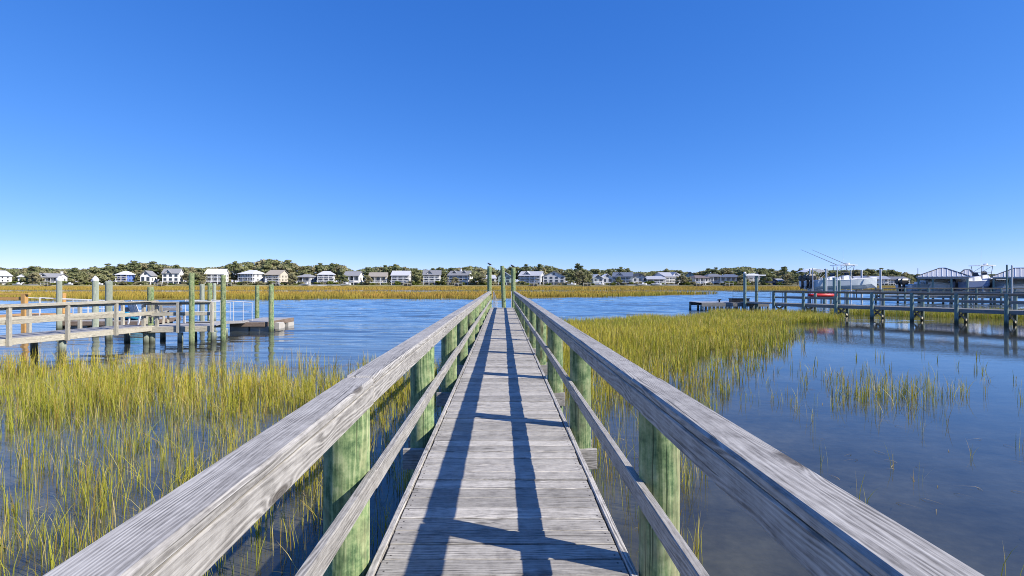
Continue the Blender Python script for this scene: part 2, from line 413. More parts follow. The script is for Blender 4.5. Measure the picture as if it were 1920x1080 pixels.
# far shore terrain: low bank rising to dune behind the houses
def shore():
    xs = np.linspace(-1400, 1400, 141); ys = [282, 285, 288, 300, 330, 380, 600, 1500, 4500]; zs = [-.4, .55, 1.1, 1.35, 2.0, 3.0, 3.5, 4.0, 4.0]
    v = []; f = []
    for j, (y, z) in enumerate(zip(ys, zs)):
        for i, x in enumerate(xs):
            v.append((x, y + 1.2 * math.sin(x * .07 + j) + .8 * math.sin(x * .23), z + .12 * math.sin(x * .11 + 2 * j)))
    n = len(xs)
    for j in range(len(ys) - 1):
        for i in range(n - 1): f.append((j*n+i, j*n+i+1, (j+1)*n+i+1, (j+1)*n+i))
    tag(MB().add(v, f).build('far_shore', M['shore'], smooth=True), kind='structure')
shore()

# ------------------------------------------------------------------ marsh grass (uncountable: stuff)
RNG = np.random.default_rng(11)
def vnoise(x, y, s, seed=0):
    """cheap value noise, 0..1"""
    r = np.random.default_rng(seed).random((64, 64))
    u = x / s; v = y / s; i = np.floor(u).astype(int); j = np.floor(v).astype(int); a = u - i; b = v - j
    a = a*a*(3-2*a); b = b*b*(3-2*b)
    g = lambda p, q: r[p % 64, q % 64]
    return (g(i, j)*(1-a)+g(i+1, j)*a)*(1-b)+(g(i, j+1)*(1-a)+g(i+1, j+1)*a)*b

def inpoly(px, py, poly):
    c = np.zeros(px.shape, bool); n = len(poly)
    for i in range(n):
        x0, y0 = poly[i]; x1, y1 = poly[(i+1) % n]
        if y0 == y1: continue
        k = ((y0 > py) != (y1 > py)) & (px < (x1-x0)*(py-y0)/(y1-y0)+x0); c ^= k
    return c

def blades(name, base, h, w, lean, col0, col1, lab, segs=3):
    """tapering curved ribbons, one per row of base"""
    n = len(base); az = RNG.random(n) * 6.2832; tw = RNG.random(n) * 6.2832
    ts = [0, .4, .75, 1.] if segs == 3 else [0, .55, 1.]
    ws = [1., .9, .55, 0] if segs == 3 else [1., .8, 0]
    nv = 2 * (len(ts) - 1) + 1
    V = np.zeros((n, nv, 3), np.float32); C = np.ones((n, nv, 4), np.float32)
    dx = np.cos(az) * lean * h; dy = np.sin(az) * lean * h
    for k, (t, wk) in enumerate(zip(ts, ws)):
        b = t ** 1.9
        cx = base[:, 0] + dx * b; cyy = base[:, 1] + dy * b; cz = base[:, 2] + h * (t - .25 * lean * b)
        ox = np.cos(tw) * w * wk / 2; oy = np.sin(tw) * w * wk / 2
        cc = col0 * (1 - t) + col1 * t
        if k < len(ts) - 1:
            V[:, 2*k] = np.stack([cx-ox, cyy-oy, cz], 1); V[:, 2*k+1] = np.stack([cx+ox, cyy+oy, cz], 1)
            C[:, 2*k, :3] = cc; C[:, 2*k+1, :3] = cc
        else:
            V[:, nv-1] = np.stack([cx, cyy, cz], 1); C[:, nv-1, :3] = cc
    tri = []
    for k in range(len(ts) - 2): tri += [(2*k, 2*k+1, 2*k+3), (2*k, 2*k+3, 2*k+2)]
    tri.append((nv-3, nv-2, nv-1)); tri = np.array(tri)
    F = (np.arange(n)[:, None, None] * nv + tri[None]).reshape(-1, 3).astype(np.int32)
    me = bpy.data.meshes.new(name)
    me.vertices.add(n * nv); me.vertices.foreach_set('co', V.reshape(-1))
    me.loops.add(F.size); me.loops.foreach_set('vertex_index', F.reshape(-1))
    me.polygons.add(len(F)); me.polygons.foreach_set('loop_start', np.arange(0, F.size, 3, dtype=np.int32))
    me.update(calc_edges=True)
    a = me.color_attributes.new('Col', 'FLOAT_COLOR', 'POINT'); a.data.foreach_set('color', C.reshape(-1))
    me.materials.append(M['grass'])
    return tag(link(name, me), lab, 'grass', kind='stuff')

def cols(n, x, y, gold=.35, seed=3):
    g = np.array([.29, .33, .03]); yl = np.array([.62, .50, .04]); st = np.array([.66, .54, .24]); rd = np.array([.48, .29, .06]); dk = np.array([.13, .17, .03])
    m = vnoise(x, y, 3.0, seed)[:, None] ** 1.35; r = RNG.random((n, 1))
    base = g * (1 - m) + yl * m
    base = np.where(r < .26, g * .8, base); base = np.where(r > .86, st * .85, base); base = np.where((r > .72) & (r < .86), rd * .75, base)
    base = base * (.95 + .6 * RNG.random((n, 1)))
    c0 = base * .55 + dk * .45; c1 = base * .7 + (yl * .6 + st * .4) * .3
    return c0, c1

def proj(x, y): return VX + FPX * x / y, VY + FPX * CAMZ / y

LEFT_DENSE = [(-500, 765), (0, 758), (120, 742), (260, 724), (420, 720), (560, 726), (700, 722), (800, 712), (835, 690), (850, 700), (800, 790), (700, 830), (560, 800), (430, 790), (330, 800), (150, 830), (0, 830), (-500, 860)]
LEFT_MID = [(-500, 800), (0, 800), (300, 790), (800, 770), (780, 860), (600, 900), (300, 890), (0, 960), (-500, 960)]
RIGHT_DENSE = [(955, 596), (985, 600), (1060, 607), (1200, 602), (1300, 597), (1350, 592), (1470, 590), (1585, 596), (1585, 601), (1490, 605), (1425, 616), (1390, 638), (1340, 666), (1290, 700), (1240, 745), (1190, 790), (1100, 800), (1000, 660)]
RIGHT_MID = [(1000, 640), (1500, 622), (1470, 650), (1430, 690), (1370, 750), (1270, 850), (1230, 940), (1100, 900)]
def near_grass():
    groups = {}
    def scatter(n, x0, x1, y0, y1, seed):
        r = np.random.default_rng(seed); return r.uniform(x0, x1, n), r.uniform(y0, y1, n), r.random(n)
    # left marsh
    x, y, r = scatter(36000, -22, -.72, 3.2, 16, 21)
    px, py = proj(x, y)
    big = vnoise(x, y, 1.3, 5); sm = vnoise(x, y, .38, 6)
    py = py + 26 * (vnoise(x, y, 1.1, 16) - .5) + 12 * (vnoise(x, y, .4, 17) - .5)
    d = np.zeros(len(x))
    d = np.where(py < 1500, .10 + .44 * np.clip((sm - .47) * 3, 0, 1) * np.clip((big - .10) * 2, .15, 1), d)
    d = np.where(inpoly(px, py, LEFT_MID), .12 + .40 * np.clip((sm - .42) * 2.6, 0, 1) * np.clip((big - .08) * 2.2, .25, 1), d)
    d = np.where(inpoly(px, py, LEFT_DENSE), (.08 + .78 * sm) * np.clip(big * 1.7, .28, 1) * np.interp(py, [760, 830], [1., .55]), d)
    edge = (py < 722) & (py > 690) & (px > 540) & (px < 880); d = np.where(edge & ~inpoly(px, py, LEFT_DENSE), .07, d)
    d = np.where((py < 690) | (px < -450), 0, d)
    k = r < d
    groups['left'] = (x[k], y[k], np.interp(py[k], [700, 780, 860, 1000], [.74, .66, .62, .62]))
    # right marsh
    x, y, r = scatter(110000, .72, 30, 4.2, 47, 22)
    px, py = proj(x, y); big = vnoise(x, y, 1.6, 8); sm = vnoise(x, y, .45, 9)
    px = px + 40 * (vnoise(x, y, 1.8, 18) - .5); py = py + 10 * (vnoise(x, y, 1.2, 19) - .5)
    d = np.zeros(len(x))
    d = np.where((py > 780) & (px < 1330 - (py - 780) * .05) & (x < 2.6), .10 + .5 * np.clip((sm - .45) * 2.5, 0, 1), d)
    d = np.where(inpoly(px, py, RIGHT_MID), .05 + .42 * np.clip((sm - .42) * 2.4, 0, 1), d)
    d = np.where(inpoly(px, py, RIGHT_DENSE), np.interp(py, [600, 640, 760], [.30, .20, .12]) + .75 * sm * np.interp(py, [620, 780], [1, .7]), d)
    q = np.exp(-((px - 1665) / 130) ** 2 - ((py - 745) / 25) ** 2)
    d = np.maximum(d, q * .46 * np.clip((sm - .3) * 2.2, 0, 1))
    q2 = np.exp(-((px - 1600) / 260) ** 2 - ((py - 725) / 34) ** 2); d = np.maximum(d, q2 * .05)
    d = np.maximum(d, np.where((px > 1380) & (px < 2000) & (py > 690) & (py < 1150), .006, 0))
    q3 = np.exp(-((px - 1425) / 45) ** 2 - ((py - 645) / 14) ** 2); d = np.maximum(d, q3 * .3)
    k = r < d
    sc_h = np.where(q[k] > .1, .62, np.where(px[k] > 1400, np.where(py[k] > 660, .5, .72), .72))
    groups['right'] = (x[k], y[k], sc_h)
    # strip behind the neighbouring pier
    x, y, r = scatter(34000, 20, 55, 24, 47, 23)
    px, py = proj(x, y); sm = vnoise(x, y, .6, 12)
    yl = 41.8 - (x - 21) * .54
    k = (y > yl) & (y < yl + 4.5 + 2 * sm) & (r < .35 + .5 * sm) & (px > 1560)
    groups['strip'] = (x[k], y[k], np.full(k.sum(), .85))
    lab = {'left': 'green and yellow marsh grass standing in shallow water left of the boardwalk',
           'right': 'thick yellow green marsh grass along the right of the boardwalk and in the right shallows',
           'strip': 'band of marsh grass growing behind the dark pier on the right'}
    for kx, (x, y, s) in groups.items():
        per = {'left': 5, 'right': 4, 'strip': 4}[kx]
        n = len(x)
        X = np.repeat(x, per) + RNG.normal(0, .035, n*per); Y = np.repeat(y, per) + RNG.normal(0, .035, n*per)
        tall = vnoise(X, Y, 2.2, 15)
        H = np.repeat(s, per) * (.42 + .42 * RNG.random(n*per)) * (.82 + .45 * tall)
        W = .0068 * np.clip(Y / 9, .9, 2.6) * (.7 + .6 * RNG.random(n*per))
        lean = np.abs(RNG.normal(.12, .16, n*per)).clip(0, .75)
        bent = RNG.random(n*per) < .10; lean = np.where(bent, lean + .5, lean)
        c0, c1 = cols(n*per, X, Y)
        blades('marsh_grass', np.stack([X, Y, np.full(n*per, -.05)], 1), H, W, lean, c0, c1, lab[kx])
water()
near_grass()
def wrack():
    n = 900; x = RNG.uniform(-9, -1, n); y = 15.2 + .5 * np.sin(x * 1.3) + RNG.normal(0, .25, n)
    x2 = RNG.uniform(-15, -1, 350); y2 = RNG.uniform(5, 14, 350); x3 = RNG.uniform(1, 9, 110); y3 = RNG.uniform(5, 14, 110)
    x = np.concatenate([x, x2, x3]); y = np.concatenate([y, y2, y3]); n = len(x)
    c = np.array([.42, .33, .18]) * (.4 + .8 * RNG.random((n, 1)))
    blades('floating_straw', np.stack([x, y, np.full(n, .003)], 1), .03 + .05 * RNG.random(n), .008 + .006 * RNG.random(n), np.full(n, 3.9), c, c, 'dead grass stems floating on the shallow water')
wrack()

def far_grass():
    def patch(n, x0, x1, y0, y1, fr, bk, hmin, hmax, wid, lab, seed):
        r = np.random.default_rng(seed)
        y = r.uniform(y0, y1, n); x = r.uniform(x0, x1, n)
        k = (np.abs(x) < y * 1.12 + 10) & (y > fr(x)) & (y < bk(x)); x = x[k]; y = y[k]; m = len(x)
        t = vnoise(x, y, 9., 31); t2 = vnoise(x, y, 26., 32)
        H = (hmin + (hmax - hmin) * r.random(m)) * (.75 + .5 * t)
        W = wid * (.6 + .8 * r.random(m)) * (y / y0)
        base = np.stack([x, y, np.full(m, .03)], 1)
        gold = np.array([.52, .35, .07]); ol = np.array([.42, .34, .065]); rs = np.array([.54, .29, .08]); gr = np.array([.27, .28, .04])
        edge = np.clip(1 - (y - fr(x)) / 5., 0, 1)[:, None]
        mm = vnoise(x, y * 3, 30., 33)[:, None]; m3 = vnoise(x * .5, y * 4, 22., 34)[:, None]
        c = ol * (1 - mm) + gold * mm; c = np.where(m3 > .62, c * .5 + rs * .5, c); c = c * (1 - edge * .6) + gr * edge * .6
        c = c * (.8 + .4 * r.random((m, 1)))
        blades('marsh_grass', base, H, W, np.abs(r.normal(.1, .1, m)), c * .8, c * 1.05, lab, segs=2)
    f1 = lambda x: lerp_line(FRONT, x) + 1.2 * np.sin(x * .23) + .8 * np.sin(x * .61); b1 = lambda x: lerp_line(BACK, x)
    patch(150000, -150, 46, 58, 118, f1, b1, .5, .85, .05, 'golden marsh grass island across the channel', 41)
    f2 = lambda x: lerp_line(B2, x) + 1.5 * np.sin(x * .09) + np.sin(x * .31); b2 = lambda x: np.full(x.shape, 285.)
    patch(150000, -330, 330, 158, 286, f2, b2, .5, .85, .09, 'wide golden marsh meadow below the far houses', 42)
far_grass()

# ------------------------------------------------------------------ the boardwalk
def boardwalk():
    t = thing('boardwalk', 'long weathered grey wooden boardwalk with railings leading straight to the creek', 'boardwalk', (0, 0, 0))
    END = 28.2; rnd = random.Random(5)
    y = -1.2; i = 0
    meshes = [board_mesh(1.145, .1375, .036, M['deck'], .004), board_mesh(1.150, .1355, .036, M['deck'], .005), board_mesh(1.142, .1385, .036, M['deck'], .0035)]
    while y < END - .07:
        o = link('plank', meshes[i % 3], t)
        o.location = (rnd.uniform(-.003, .003), y, DECK - .018 + rnd.uniform(-.0035, .0035))
        o.rotation_euler = (rnd.uniform(-.004, .004), rnd.uniform(-.002, .002), rnd.uniform(-.003, .003) + (math.pi if rnd.random() < .5 else 0))
        y += .1445 + rnd.uniform(-.0025, .0055); i += 1
    # edge strips and rim joists
    for s in (-1, 1):
        yy = -1.3 if s > 0 else 2.36 - 4.88
        while yy < END:
            y1 = min(yy + 4.88, END)
            board('edge_strip', (s * .600, yy + .002, DECK - .020), (s * .600, y1 - .002, DECK - .020), .036, .052, M['deck'], t)
            board('rim_joist', (s * .594, yy + .002, DECK - .16), (s * .594, y1 - .002, DECK - .16), .038, .20, M['rail'], t)
            yy = y1
    # piles, cap beams, rails
    PL = [2.53 + 2.44 * k for k in range(-1, 11)]; PR = [2.43 + 2.44 * k for k in range(-1, 11)]
    CAP = DECK + .884
    for s, P in ((-1, PL), (1, PR)):
        for k, y in enumerate(P):
            r = (.108 if s < 0 else .099) + rnd.uniform(-.008, .008)
            L = CAP - .042 + .45
            o = link('post', pile_mesh(L, r, M['pile'], 50 + k * 2 + (s > 0), taper=.0, dome=-.0, slope=s), t)
            o.location = (s * ((.640 if s < 0 else .628) + r), y, -.45)
        for j, P0 in enumerate(P[:-1]):
            pass
        # top rail: flat cap board over an upright board on the inner side
        cuts = [P[0] - 1.5] + [p + (-.06 if s < 0 else .03) for p in P[1::2]] + [END]
        for a, b in zip(cuts[:-1], cuts[1:]):
            dz0 = rnd.uniform(-.006, .006); dz1 = rnd.uniform(-.006, .006); dx0 = rnd.uniform(-.006, .006); dx1 = rnd.uniform(-.006, .006)
            if a < 1: dz0, dz1, dx0, dx1 = ((-.050, 0, -.01, 0) if s < 0 else (-.004, 0, 0, 0))
            board('rail_cap', (s * (.670 + dx0), a + .0045, CAP - .019 + dz0), (s * (.670 + dx1), b - .0045, CAP - .019 + dz1), .140, .038, M['rail'], t, bev=.009)
            board('rail_face', (s * (.6195 + dx0), a + .003, CAP - .0835 + dz0), (s * (.6195 + dx1), b - .003, CAP - .0835 + dz1), .037, .089, M['rail'], t, bev=.005)
        cuts = [P[0] - 1.5] + [p + rnd.uniform(-.03, .03) for p in (P[2::2] if s > 0 else P[1::2])] + [END]
        for a, b in zip(cuts[:-1], cuts[1:]):
            z = DECK + .385; d0 = rnd.uniform(-.008, .008); d1 = rnd.uniform(-.008, .008)
            board('mid_rail', (s * .6195, a + .003, z + d0), (s * .6195, b - .003, z + d1), .037, .089, M['rail'], t, bev=.004)
    for y in PL:
        for d in (-.135, .135):
            board('cap_beam', (-.90, y - .05 + d, DECK - .27), (.86, y - .05 + d, DECK - .27), .04, .185, M['rail'], t)
    board('end_board', (-.58, END + .03, DECK - .06), (.58, END + .03, DECK - .06), .04, .12, M['deck'], t)
    return t
boardwalk()

def pile(px, Y, ytop, r, mat, label, lean=(0, 0), group=None, cap=None, zb=-.6, seed=1, name='mooring_pile'):
    X = (px - VX) / FPX * Y; zt = zat(ytop, Y); L = zt - zb
    if cap is None:
        o = link(name, pile_mesh(L, r, mat, seed)); o.location = (X, Y, zb); o.rotation_euler = (lean[0], lean[1], seed)
        return tag(o, label, 'pile', group)
    t = thing(name, label, 'pile', (X, Y, zb), 0, group)
    link('shaft', pile_mesh(L, r, mat, seed), t)
    n = 16
    rings = [[(math.cos(2*math.pi*i/n)*rr, math.sin(2*math.pi*i/n)*rr, L + z) for i in range(n)] for rr, z in ((r*1.06, -.06), (r*1.08, .01), (r*.55, .10), (.01, .17))]
    MB().loft(rings).build('cap', M['cap'], t, smooth=False)
    return t

pile(917.8, 28.9, 499.5, .125, M['pile'], 'tall green pile at the left of the boardwalk end with a bird on it', seed=3)
pile(946.5, 30.6, 498.5, .125, M['pile'], 'leaning green pile in the middle beyond the boardwalk end', lean=(0, .055), seed=4)
pile(962.5, 28.9, 503, .125, M['pile'], 'shorter green pile at the right of the boardwalk end', seed=5)

# gangway at the end of the boardwalk going down to a float
def gangway(name, label, A, B, width, rail_h, mat, posts=4, deckmat=None, mids=1, fill=True):
    A = Vector(A); B = Vector(B); d = B - A; side = Vector((-d.y, d.x, 0)).normalized()
    t = thing(name, label, 'gangway', A)
    for s in (-1, 1):
        o = side * s * width / 2
        MB().tube(o + Vector((0, 0, rail_h)), o + d + Vector((0, 0, rail_h)), .022).build('top_rail', mat, t)
        for k in range(mids): MB().tube(o + Vector((0, 0, rail_h * (k+1)/(mids+1))), o + d + Vector((0, 0, rail_h * (k+1)/(mids+1))), .015).build('mid_rail', mat, t)
        MB().beam(o, o + d, .05, .11).build('side_beam', M['dock_grey'], t)
        for k in range(posts):
            p = o + d * (k / (posts - 1))
            MB().tube(p, p + Vector((0, 0, rail_h)), .018).build('rail_post', mat, t)
    MB().beam(Vector((0, 0, .05)), d + Vector((0, 0, .05)), width - .08, .03).build('walkway', deckmat or M['dock_grey'], t)
    return t
gangway('gangway', 'narrow pale gangway dropping from the end of the boardwalk', (.02, 28.5, .95), (.15, 33.5, .25), .95, .98, M['alu'], 4)

def bird(px, Y, zt, label, rz, s=1.0):
    X = (px - VX) / FPX * Y
    t = thing('bird', label, 'bird', (X, Y, zt), rz)
    def ell(c, rx, ry, rz_, n=10, m=7, tilt=0):
        rings = []
        for j in range(m):
            a = -math.pi/2 + math.pi * (j + .5) / m
            rings.append([(c[0] + rx*math.sin(a), c[1] + ry*math.cos(a)*math.cos(2*math.pi*i/n), c[2] + rz_*math.cos(a)*math.sin(2*math.pi*i/n) + tilt*rx*math.sin(a)) for i in range(n)])
        return rings
    body = MB().loft(ell((0, 0, .15), .15, .06, .065, tilt=.35)); 
    body.loft(ell((.13, 0, .235), .05, .032, .035)); body.tube((.09, 0, .17), (.13, 0, .235), .04, .03)
    body.build('body', M['bird'], t, smooth=True)
    MB().add([(-.10, -.03, .12), (-.10, .03, .12), (-.25, .02, .06), (-.25, -.02, .06), (-.10, 0, .10)], [(0, 1, 2, 3), (0, 4, 1), (3, 2, 4), (0, 3, 4), (1, 4, 2)]).build('tail', M['bird'], t)
    MB().tube((.17, 0, .235), (.24, 0, .225), .012, .003).build('beak', M['dark_metal'], t)
    for s_ in (-1, 1):
        MB().tube((0, s_*.025, 0), (.0, s_*.025, .11), .007).build('leg', M['dark_metal'], t)
    t.scale = (s, s, s)
bird(918.2, 28.9, zat(499.5, 28.9) + .012, 'dark bird perched on the left pile at the boardwalk end', math.pi * .95, .72)
bird(961.5, 28.9, zat(503, 28.9) + .012, 'dark bird perched on the shorter right pile', math.pi * .9, .72)

# ------------------------------------------------------------------ piers of the neighbours
def pier(name, label, pts, width, zd, zr, step, m_deck, m_post, m_rail, rails=(1, 1), brace=False, post='square', fasc=.2, mid=True, pile_r=.11, rail_w=.14, post_w=.10, lowpile=True, mid_h=.5, m_fasc=None):
    t = thing(name, label, 'pier', (pts[0][0], pts[0][1], 0)); O = (pts[0][0], pts[0][1], 0)
    m_fasc = m_fasc or m_rail
    rnd = random.Random(len(label))
    planks = MB()
    for a, b in zip(pts[:-1], pts[1:]):
        a = Vector((*a, 0)); b = Vector((*b, 0)); d = (b - a); L = d.length; u = d.normalized(); sd = Vector((-u.y, u.x, 0))
        k = .07
        while k < L - .06:
            c = a + u * k - Vector(O); planks.beam(c - sd * (width/2) + Vector((0, 0, zd-.018)), c + sd * (width/2) + Vector((0, 0, zd - .018 + rnd.uniform(-.002, .002))), .138, .036); k += .145
        n = max(1, round(L / step))
        for si, s in ((0, -1), (1, 1)):
            off = sd * s * (width / 2 + .03)
            board('fascia', a + off + Vector((0, 0, zd - fasc/2 - .004)), b + off + Vector((0, 0, zd - fasc/2 - .004)), .045, fasc, m_fasc, t, O)
            for i in range(n + 1):
                p = a + d * (i / n)
                if rails[si]:
                    q = p + sd * s * (width/2 + .03 + .0225 + post_w/2)
                    if post == 'square': board('post', q + Vector((0, 0, zd - fasc - .03)), q + Vector((0, 0, zr - .04)), post_w, post_w, m_post, t, O)
                    else:
                        o = link('post', pile_mesh(zr - .04 + .5, post_w * .62, m_post, i + 9, n=12), t); o.location = q + Vector((0, 0, -.5)) - Vector(O)
                if lowpile and (post == 'square' or not rails[si]) and i % 2 == (0 if n > 2 else i % 2):
                    q = p + sd * s * (width/2 - .12)
                    o = link('support_pile', pile_mesh(zd - fasc + .55, pile_r, M['pile_old'], i * 3 + si, n=12), t); o.location = q + Vector((0, 0, -.6)) - Vector(O)
            if rails[si]:
                ro = sd * s * (width/2 + .03 + .0225 + post_w/2)
                board('rail_cap', a + ro + Vector((0, 0, zr - .019)), b + ro + Vector((0, 0, zr - .019)), rail_w, .038, m_rail, t, O)
                ri = sd * s * (width/2 + .03)
                board('rail_face', a + ri + Vector((0, 0, zr - .085)), b + ri + Vector((0, 0, zr - .085)), .038, .089, m_rail, t, O)
                if mid: board('mid_rail', a + ri + Vector((0, 0, zd + (zr-zd)*mid_h)), b + ri + Vector((0, 0, zd + (zr-zd)*mid_h)), .038, .14, m_rail, t, O)
        for i in range(n + 1):
            p = a + d * (i / n)
            if brace:
                h = sd * (width/2 - .05)
                board('cross_brace', p - h + u*.07 + Vector((0, 0, zd - fasc - .05)), p + h + u*.07 + Vector((0, 0, .12)), .04, .14, M['post_pale'], t, O)
                board('cross_brace', p + h - u*.07 + Vector((0, 0, zd - fasc - .05)), p - h - u*.07 + Vector((0, 0, .12)), .04, .14, m_rail, t, O)
    o = planks.build('deck_planks', m_deck, t); o['kind'] = 'stuff'
    return t

# left pier: walkway in pale lumber, then a platform
pL0, pL1 = at(-160, 14.6), at(262, 21.3)
pier('neighbour_pier', 'pale weathered pier with square posts running behind the left marsh grass', [pL0, pL1], 1.5, .70, 1.70, 1.62, M['dock_grey'], M['post_pale'], M['post_pale'], post_w=.105)
cL = Vector((pL1[0], pL1[1], 0)); 
pier('pier_platform', 'grey platform at the end of the pale left pier, between its two green piles', [(pL1[0] + .25, pL1[1] + .55), (at(412, 22.4)[0], 22.4)], 1.9, .66, 1.66, 1.25, M['dock_grey'], M['post_pale'], M['post_pale'], rails=(1, 0), post_w=.11, fasc=.22)

for (px, Y, yt, r, mk, lab, cap) in [
    (359.3, 20.9, 512, .102, 'pile', 'tall green pile in front of the left platform, nearer the pale pier', None),
    (418.5, 21.6, 516.5, .100, 'pile', 'tall green pile at the right corner of the left platform', None),
    (508.5, 26.4, 534, .125, 'pile', 'green pile at the near right side of the left floating dock', None),
    (482, 30.8, 535, .125, 'pile', 'green pile behind the left floating dock', None),
    (379, 27.5, 533, .125, 'pile_old', 'pale pile left of the pair behind the left platform', None),
    (393.5, 29.5, 531.5, .125, 'pile', 'green pile beside the thin pile behind the left platform', None),
    (402, 33, 531.5, .10, 'pile_old', 'thin pale pile partly hidden behind a green one', None),
    (282.5, 24.0, 538, .135, 'pile', 'thick short green pile behind the chairs on the left', None),
    (204, 22.2, 527.5, .14, 'pile_old', 'thick flat-topped pale pile behind the left pier', None),
    (178.8, 24.0, 524, .13, 'pile_old', 'pale pile with white pointed cap beside the thick flat pile', 'c'),
    (111, 27.0, 524, .125, 'pile_old', 'thinner pale pile with white pointed cap nearest the orange dock', 'c')]:
    pile(px, Y, yt, r, M[mk], lab, cap=cap, seed=int(px))

# gangway and floating dock of the left pier
gA = at(372, 22.9); gB = at(452, 27.2)
gangway('gangway', 'white railed aluminium gangway down to the left floating dock', (gA[0], gA[1], .66), (gB[0], gB[1], .40), 1.1, 1.0, M['alu'], 5, M['dock_grey'])
def floating_dock(name, label, c0, c1, z, mats, floats=True, rot=0):
    x0, y0 = c0; x1, y1 = c1; cx, cyy = (x0+x1)/2, (y0+y1)/2
    t = thing(name, label, 'floating dock', (cx, cyy, 0), rot)
    hx, hy = (x1-x0)/2, (y1-y0)/2
    y = -hy + .07; i = 0
    while y < hy:
        o = link('plank', board_mesh(hx*2, .138, .036, mats[0], .004), t, (0, y, z - .018)); y += .145
    for s in (-1, 1):
        board('side_board', (s*hx + s*.022, -hy, z-.11), (s*hx + s*.022, hy, z-.11), .042, .22, mats[1], t)
        board('end_board', (-hx, s*hy + s*.022, z-.112), (hx, s*hy + s*.022, z-.112), .042, .22, mats[1], t)
    if floats:
        for fx in (-.6, .6):
            for fy in (-.7, 0, .7):
                MB().box(fx*hx-.45, fx*hx+.45, fy*hy-.4, fy*hy+.4, -.14, z-.23).build('float', M['foam'], t)
    return t
fd = floating_dock('floating_dock', 'grey plank floating dock with brown edge at the end of the left gangway', (at(436, 26.6)[0], 26.4), (at(514, 27.5)[0], 30.0), .44, (M['dock_grey'], M['rust_wood']))
for px, Y in ((540, 27.0),):
    MB().box(-.12, .12, -.3, .3, 0, .3).build('bumper', M['foam'], fd, (1.33, -1.2, .08))

# fresh lumber dock, white gangway and float far left
fx, fy = at(46, 26); fx0 = at(-60, 26)[0]
def fresh_dock():
    t = thing('lumber_dock', 'fresh orange lumber dock with railing at the far left edge', 'dock', (fx, fy, 0)); O = (fx, fy, 0)
    z0 = .72; z1 = zat(552, 26)
    for xx in (fx, fx - 2.1): board('post', (xx, fy, -.5), (xx, fy, z1), .2, .2, M['fresh'], t, O)
    board('post', (fx - .6, fy + 3, -.5), (fx - .6, fy + 3, z1), .2, .2, M['fresh'], t, O)
    board('rail_cap', (fx + .25, fy, z1 + .021), (fx0, fy, z1 + .021), .2, .04, M['fresh'], t, O)
    board('rail_face', (fx - .12, fy, z1 - .2), (fx0, fy, z1 - .2), .05, .14, M['fresh'], t, O)
    board('fascia', (fx - .12, fy, z0 - .14), (fx0, fy, z0 - .14), .06, .28, M['fresh'], t, O)
    y = fy + .1
    while y < fy + 3:
        board('plank', (fx - .1, y, z0), (fx0, y, z0), .138, .036, M['fresh'], t, O); y += .145
    for xx in (fx - .3, fx - 2.0):
        o = link('support_pile', pile_mesh(1.0, .12, M['pile'], 8), t); o.location = (xx - fx, .4, -.5)
fresh_dock()
gC = at(58, 26.5); gD = at(205, 30.5)
gangway('gangway', 'white railed gangway leading right from the orange lumber dock', (gC[0], gC[1], .72), (gD[0], gD[1], .42), 1.1, .95, M['alu'], 6, M['dock_grey'])
floating_dock('floating_dock', 'low tan floating dock behind the pale left pier', (at(95, 27)[0], 27.6), (at(335, 31)[0], 31.2), .40, (M['dock_grey'], M['rust_wood']))

def jetski(px, Y, z, label, m1, m2, rz):
    X = (px - VX)/FPX*Y; t = thing('jet_ski', label, 'jet ski', (X, Y, z), rz)
    rings = []
    for k, (x, hw, zb, zt) in enumerate([(-1.3, .45, .05, .35), (-.6, .5, 0, .4), (.3, .48, 0, .45), (.9, .32, .1, .5), (1.35, .06, .32, .52)]):
        rings.append([(x, -hw, zt), (x, -hw*.7, zb+.1), (x, 0, zb), (x, hw*.7, zb+.1), (x, hw, zt), (x, 0, zt + .05)])
    MB().loft(rings).build('hull', m1, t, smooth=True)
    MB().loft([[(x, -w, .38), (x, w, .38), (x, w*.7, h), (x, -w*.7, h)] for x, w, h in ((-1.1, .2, .55), (-.3, .22, .68), (.1, .2, .6))]).build('seat', M['black'], t)
    MB().loft([[(x, -w, .42), (x, w, .42), (x, w*.5, h), (x, -w*.5, h)] for x, w, h in ((.15, .3, .75), (.45, .3, .82), (1.0, .15, .55))]).build('cowl', m2, t)
    MB().tube((.2, -.35, .9), (.2, .35, .9), .025).tube((.35, 0, .75), (.2, 0, .9), .04).build('handlebar', M['black'], t)
jetski(236, 29.0, .40, 'blue and cyan jet ski parked on the tan floating dock at the left', M['cyan_p'], M['blue_p'], R(150))

def chair(px, Y, z, label, rz, mat):
    X = (px - VX)/FPX*Y; t = thing('deck_chair', label, 'chair', (X, Y, z), rz)
    for k in range(4): board('seat_slat', (-.27, -.2 + k*.12, .36 - k*.02), (.27, -.2 + k*.12, .36 - k*.02), .1, .022, mat, t)
    for k in range(5): board('back_slat', (-.22 + k*.11, .26, .32), (-.22 + k*.11, .52, .95 + .04*(2-abs(k-2))), .09, .02, mat, t)
    for s in (-1, 1):
        board('arm', (s*.33, -.3, .55), (s*.33, .42, .53), .11, .022, mat, t)
        board('leg', (s*.33, -.26, 0), (s*.33, -.26, .54), .08, .03, mat, t)
        board('leg', (s*.30, .42, 0), (s*.30, .30, .53), .08, .03, mat, t)
chair(268, 22.5, .66, 'pale wooden deck chair left of the other on the left platform', R(160), M['white'])
chair(296, 22.6, .66, 'pale wooden deck chair right of the other on the left platform', R(200), M['post_pale'])
